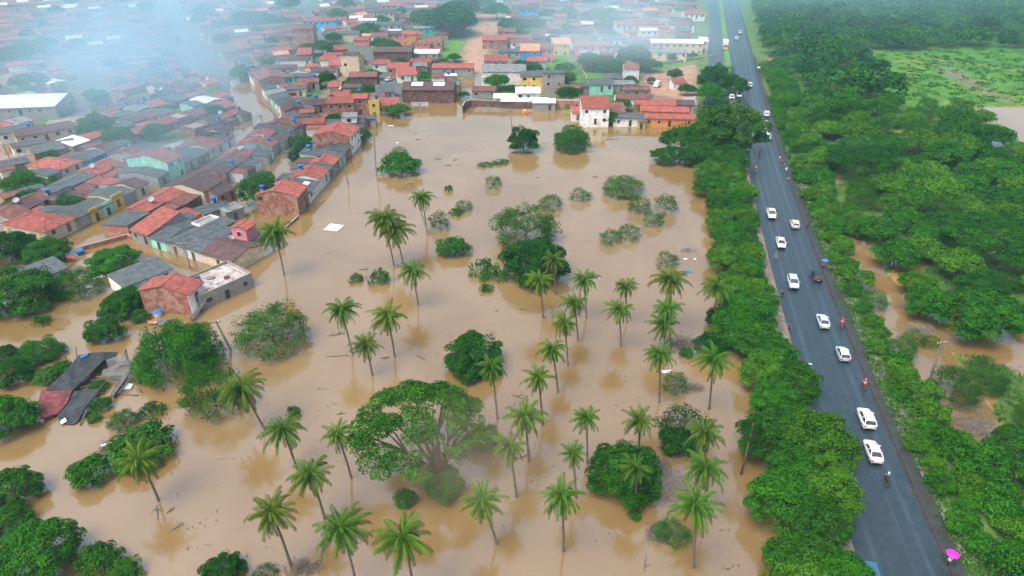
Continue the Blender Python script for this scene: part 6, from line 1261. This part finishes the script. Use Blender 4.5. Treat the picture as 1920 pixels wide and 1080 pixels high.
# junk on the flat terrace roof
fl_ = G(398, 520, 3.4)
for dx, dy, m, s, lb in ((-2.6,-.6,tank_m,(1.3,1.3,.5),'round blue basin on the flat terrace roof'),(1.0,-1.2,PW,(.9,.6,.35),'white box on the flat terrace roof'),(-3.4,.6,WM['n'],(1.4,1.4,.7),'dark red heap of tiles on the flat terrace roof'),(2.4,.8,WM['n'],(1.1,1,.5),'brown rubble pile on the flat terrace roof'),(-.8,.9,grey_twig,(1.8,1.3,.35),'heap of scrap metal on the flat terrace roof')):
    e = empty('roof_junk', (fl_.x+dx, fl_.y+dy, 2.68), .3, lb, 'junk'); b = MB(); k = 10; rg = lambda q, z: [(math.cos(6.2832*i/k)*s[0]/2*q*FRD.uniform(.85,1.1), math.sin(6.2832*i/k)*s[1]/2*q*FRD.uniform(.85,1.1), z) for i in range(k)]; b.loft([rg(1,0),rg(1,s[2]*.6),rg(.75,s[2])]); b.build('heap', m, e)
# flecks of litter and leaves drifting in bands
P = []; r = np.random.RandomState(31)
LK = [G(*p)[:2] for p in [(565,430),(690,270),(900,225),(1090,245),(1240,250),(1310,320),(1300,430),(1350,560),(1400,760),(1400,1000),(1380,1090),(60,1090),(0,840),(300,720),(440,530)]]
for _ in range(260):
    x, y = r.uniform(-60, 70), r.uniform(52, 240)
    if not pip(np.array(x), np.array(y), LK): continue
    k = r.randint(3, 12); a = r.normal(.3, .3); t = r.normal(0, 1.6, k); P.append(np.stack([x + t*np.cos(a) + r.normal(0,.25,k), y + t*np.sin(a) + r.normal(0,.25,k), np.full(k, .035)], 1))
P = np.concatenate(P); o = link('floating_litter', leaves_mesh('floating_litter', P, unit(r.randn(len(P),3)*.12 + np.array([0,0,1])), .28*(.4+r.rand(len(P))), r, .5, mats=deadwood)); tag(o, 'flecks of leaves and litter drifting in bands on the flood', 'litter', kind='stuff')

# ---------------------------------------------------------------- the air
def volmat(name, color, density, aniso=0.0):
    m = bpy.data.materials.new(name); m.use_nodes = True; nt = m.node_tree; nt.nodes.clear()
    v = nt.nodes.new('ShaderNodeVolumePrincipled'); v.inputs['Color'].default_value = (*color, 1); v.inputs['Density'].default_value = density; v.inputs['Anisotropy'].default_value = aniso
    o = nt.nodes.new('ShaderNodeOutputMaterial'); nt.links.new(v.outputs[0], o.inputs['Volume']); return m
HAZE = volmat('haze', (.4,.85,1.0), .00016)
b = MB(); b.box((0, 320, 35.25), (1500, 1000, 76.5)); o = b.build('haze', HAZE); tag(o, 'thin pale blue rain haze over the whole place', 'haze', kind='stuff')
def cloud_mat(name, color, density, nscale):
    m = volmat(name, color, density); nt = m.node_tree; N, L = nt.nodes, nt.links; v = [n for n in N if n.type == 'PRINCIPLED_VOLUME'][0]
    tc = N.new('ShaderNodeTexCoord'); ln = N.new('ShaderNodeVectorMath'); ln.operation = 'LENGTH'; L.new(tc.outputs['Object'], ln.inputs[0])
    mr = N.new('ShaderNodeMapRange'); mr.interpolation_type = 'SMOOTHERSTEP'; mr.inputs[1].default_value = 1; mr.inputs[2].default_value = .05; L.new(ln.outputs['Value'], mr.inputs[0])
    n1 = N.new('ShaderNodeTexNoise'); n1.inputs['Scale'].default_value = nscale; n1.inputs['Detail'].default_value = 2; L.new(tc.outputs['Object'], n1.inputs['Vector'])
    m2 = N.new('ShaderNodeMapRange'); m2.inputs[1].default_value = .3; m2.inputs[2].default_value = .7; m2.inputs[3].default_value = .35; m2.inputs[4].default_value = 1.5; L.new(n1.outputs['Fac'], m2.inputs[0])
    mu = N.new('ShaderNodeMath'); mu.operation = 'MULTIPLY'; L.new(mr.outputs[0], mu.inputs[0]); L.new(m2.outputs[0], mu.inputs[1])
    m3 = N.new('ShaderNodeMath'); m3.operation = 'MULTIPLY'; m3.inputs[1].default_value = density; L.new(mu.outputs[0], m3.inputs[0]); L.new(m3.outputs[0], v.inputs['Density'])
    return m
def mist(px, py, dist, size, density, color, label, ns=2.0):
    d = ray(px, py).normalized(); c = Vector((0, 0, CAM_H)) + d*dist
    me = bpy.data.meshes.new('mist'); import bmesh; bm = bmesh.new(); bmesh.ops.create_icosphere(bm, subdivisions=3, radius=1); bm.to_mesh(me); bm.free()
    me.materials.append(cloud_mat('mist', color, density, ns)); o = link('mist', me); o.location = c; o.scale = size
    tag(o, label, 'mist', kind='stuff')
mist(270, 70, 225, (58, 80, 29), .021, (.46,.7,.86), 'thick pale blue rain cloud drifting over the far town quarter', 1.3)
mist(330, 260, 190, (40, 46, 16), .008, (.5,.76,.9), 'thin mist hanging over the hazy flooded town blocks')
mist(1150, 60, 300, (60, 80, 18), .012, (.65,.84,.95), 'thin mist patch over the far houses by the slip road')
mist(890, 855, 52, (8.5, 8, 6), .03, (.5,.42,.28), 'small wisp of mist below the giant spreading tree', 1.5)
me = bpy.data.meshes['mist']; o = link('mist', bpy.data.meshes['mist'].copy()); o.data.materials.clear(); o.data.materials.append(cloud_mat('rain_mist', (.46,.78,.92), .0037, 3.0)); o.location = (-20, 500, 15); o.scale = (560, 310, 78)
tag(o, 'broad blue rain mist lying over the far edge of town and wood', 'mist', kind='stuff')
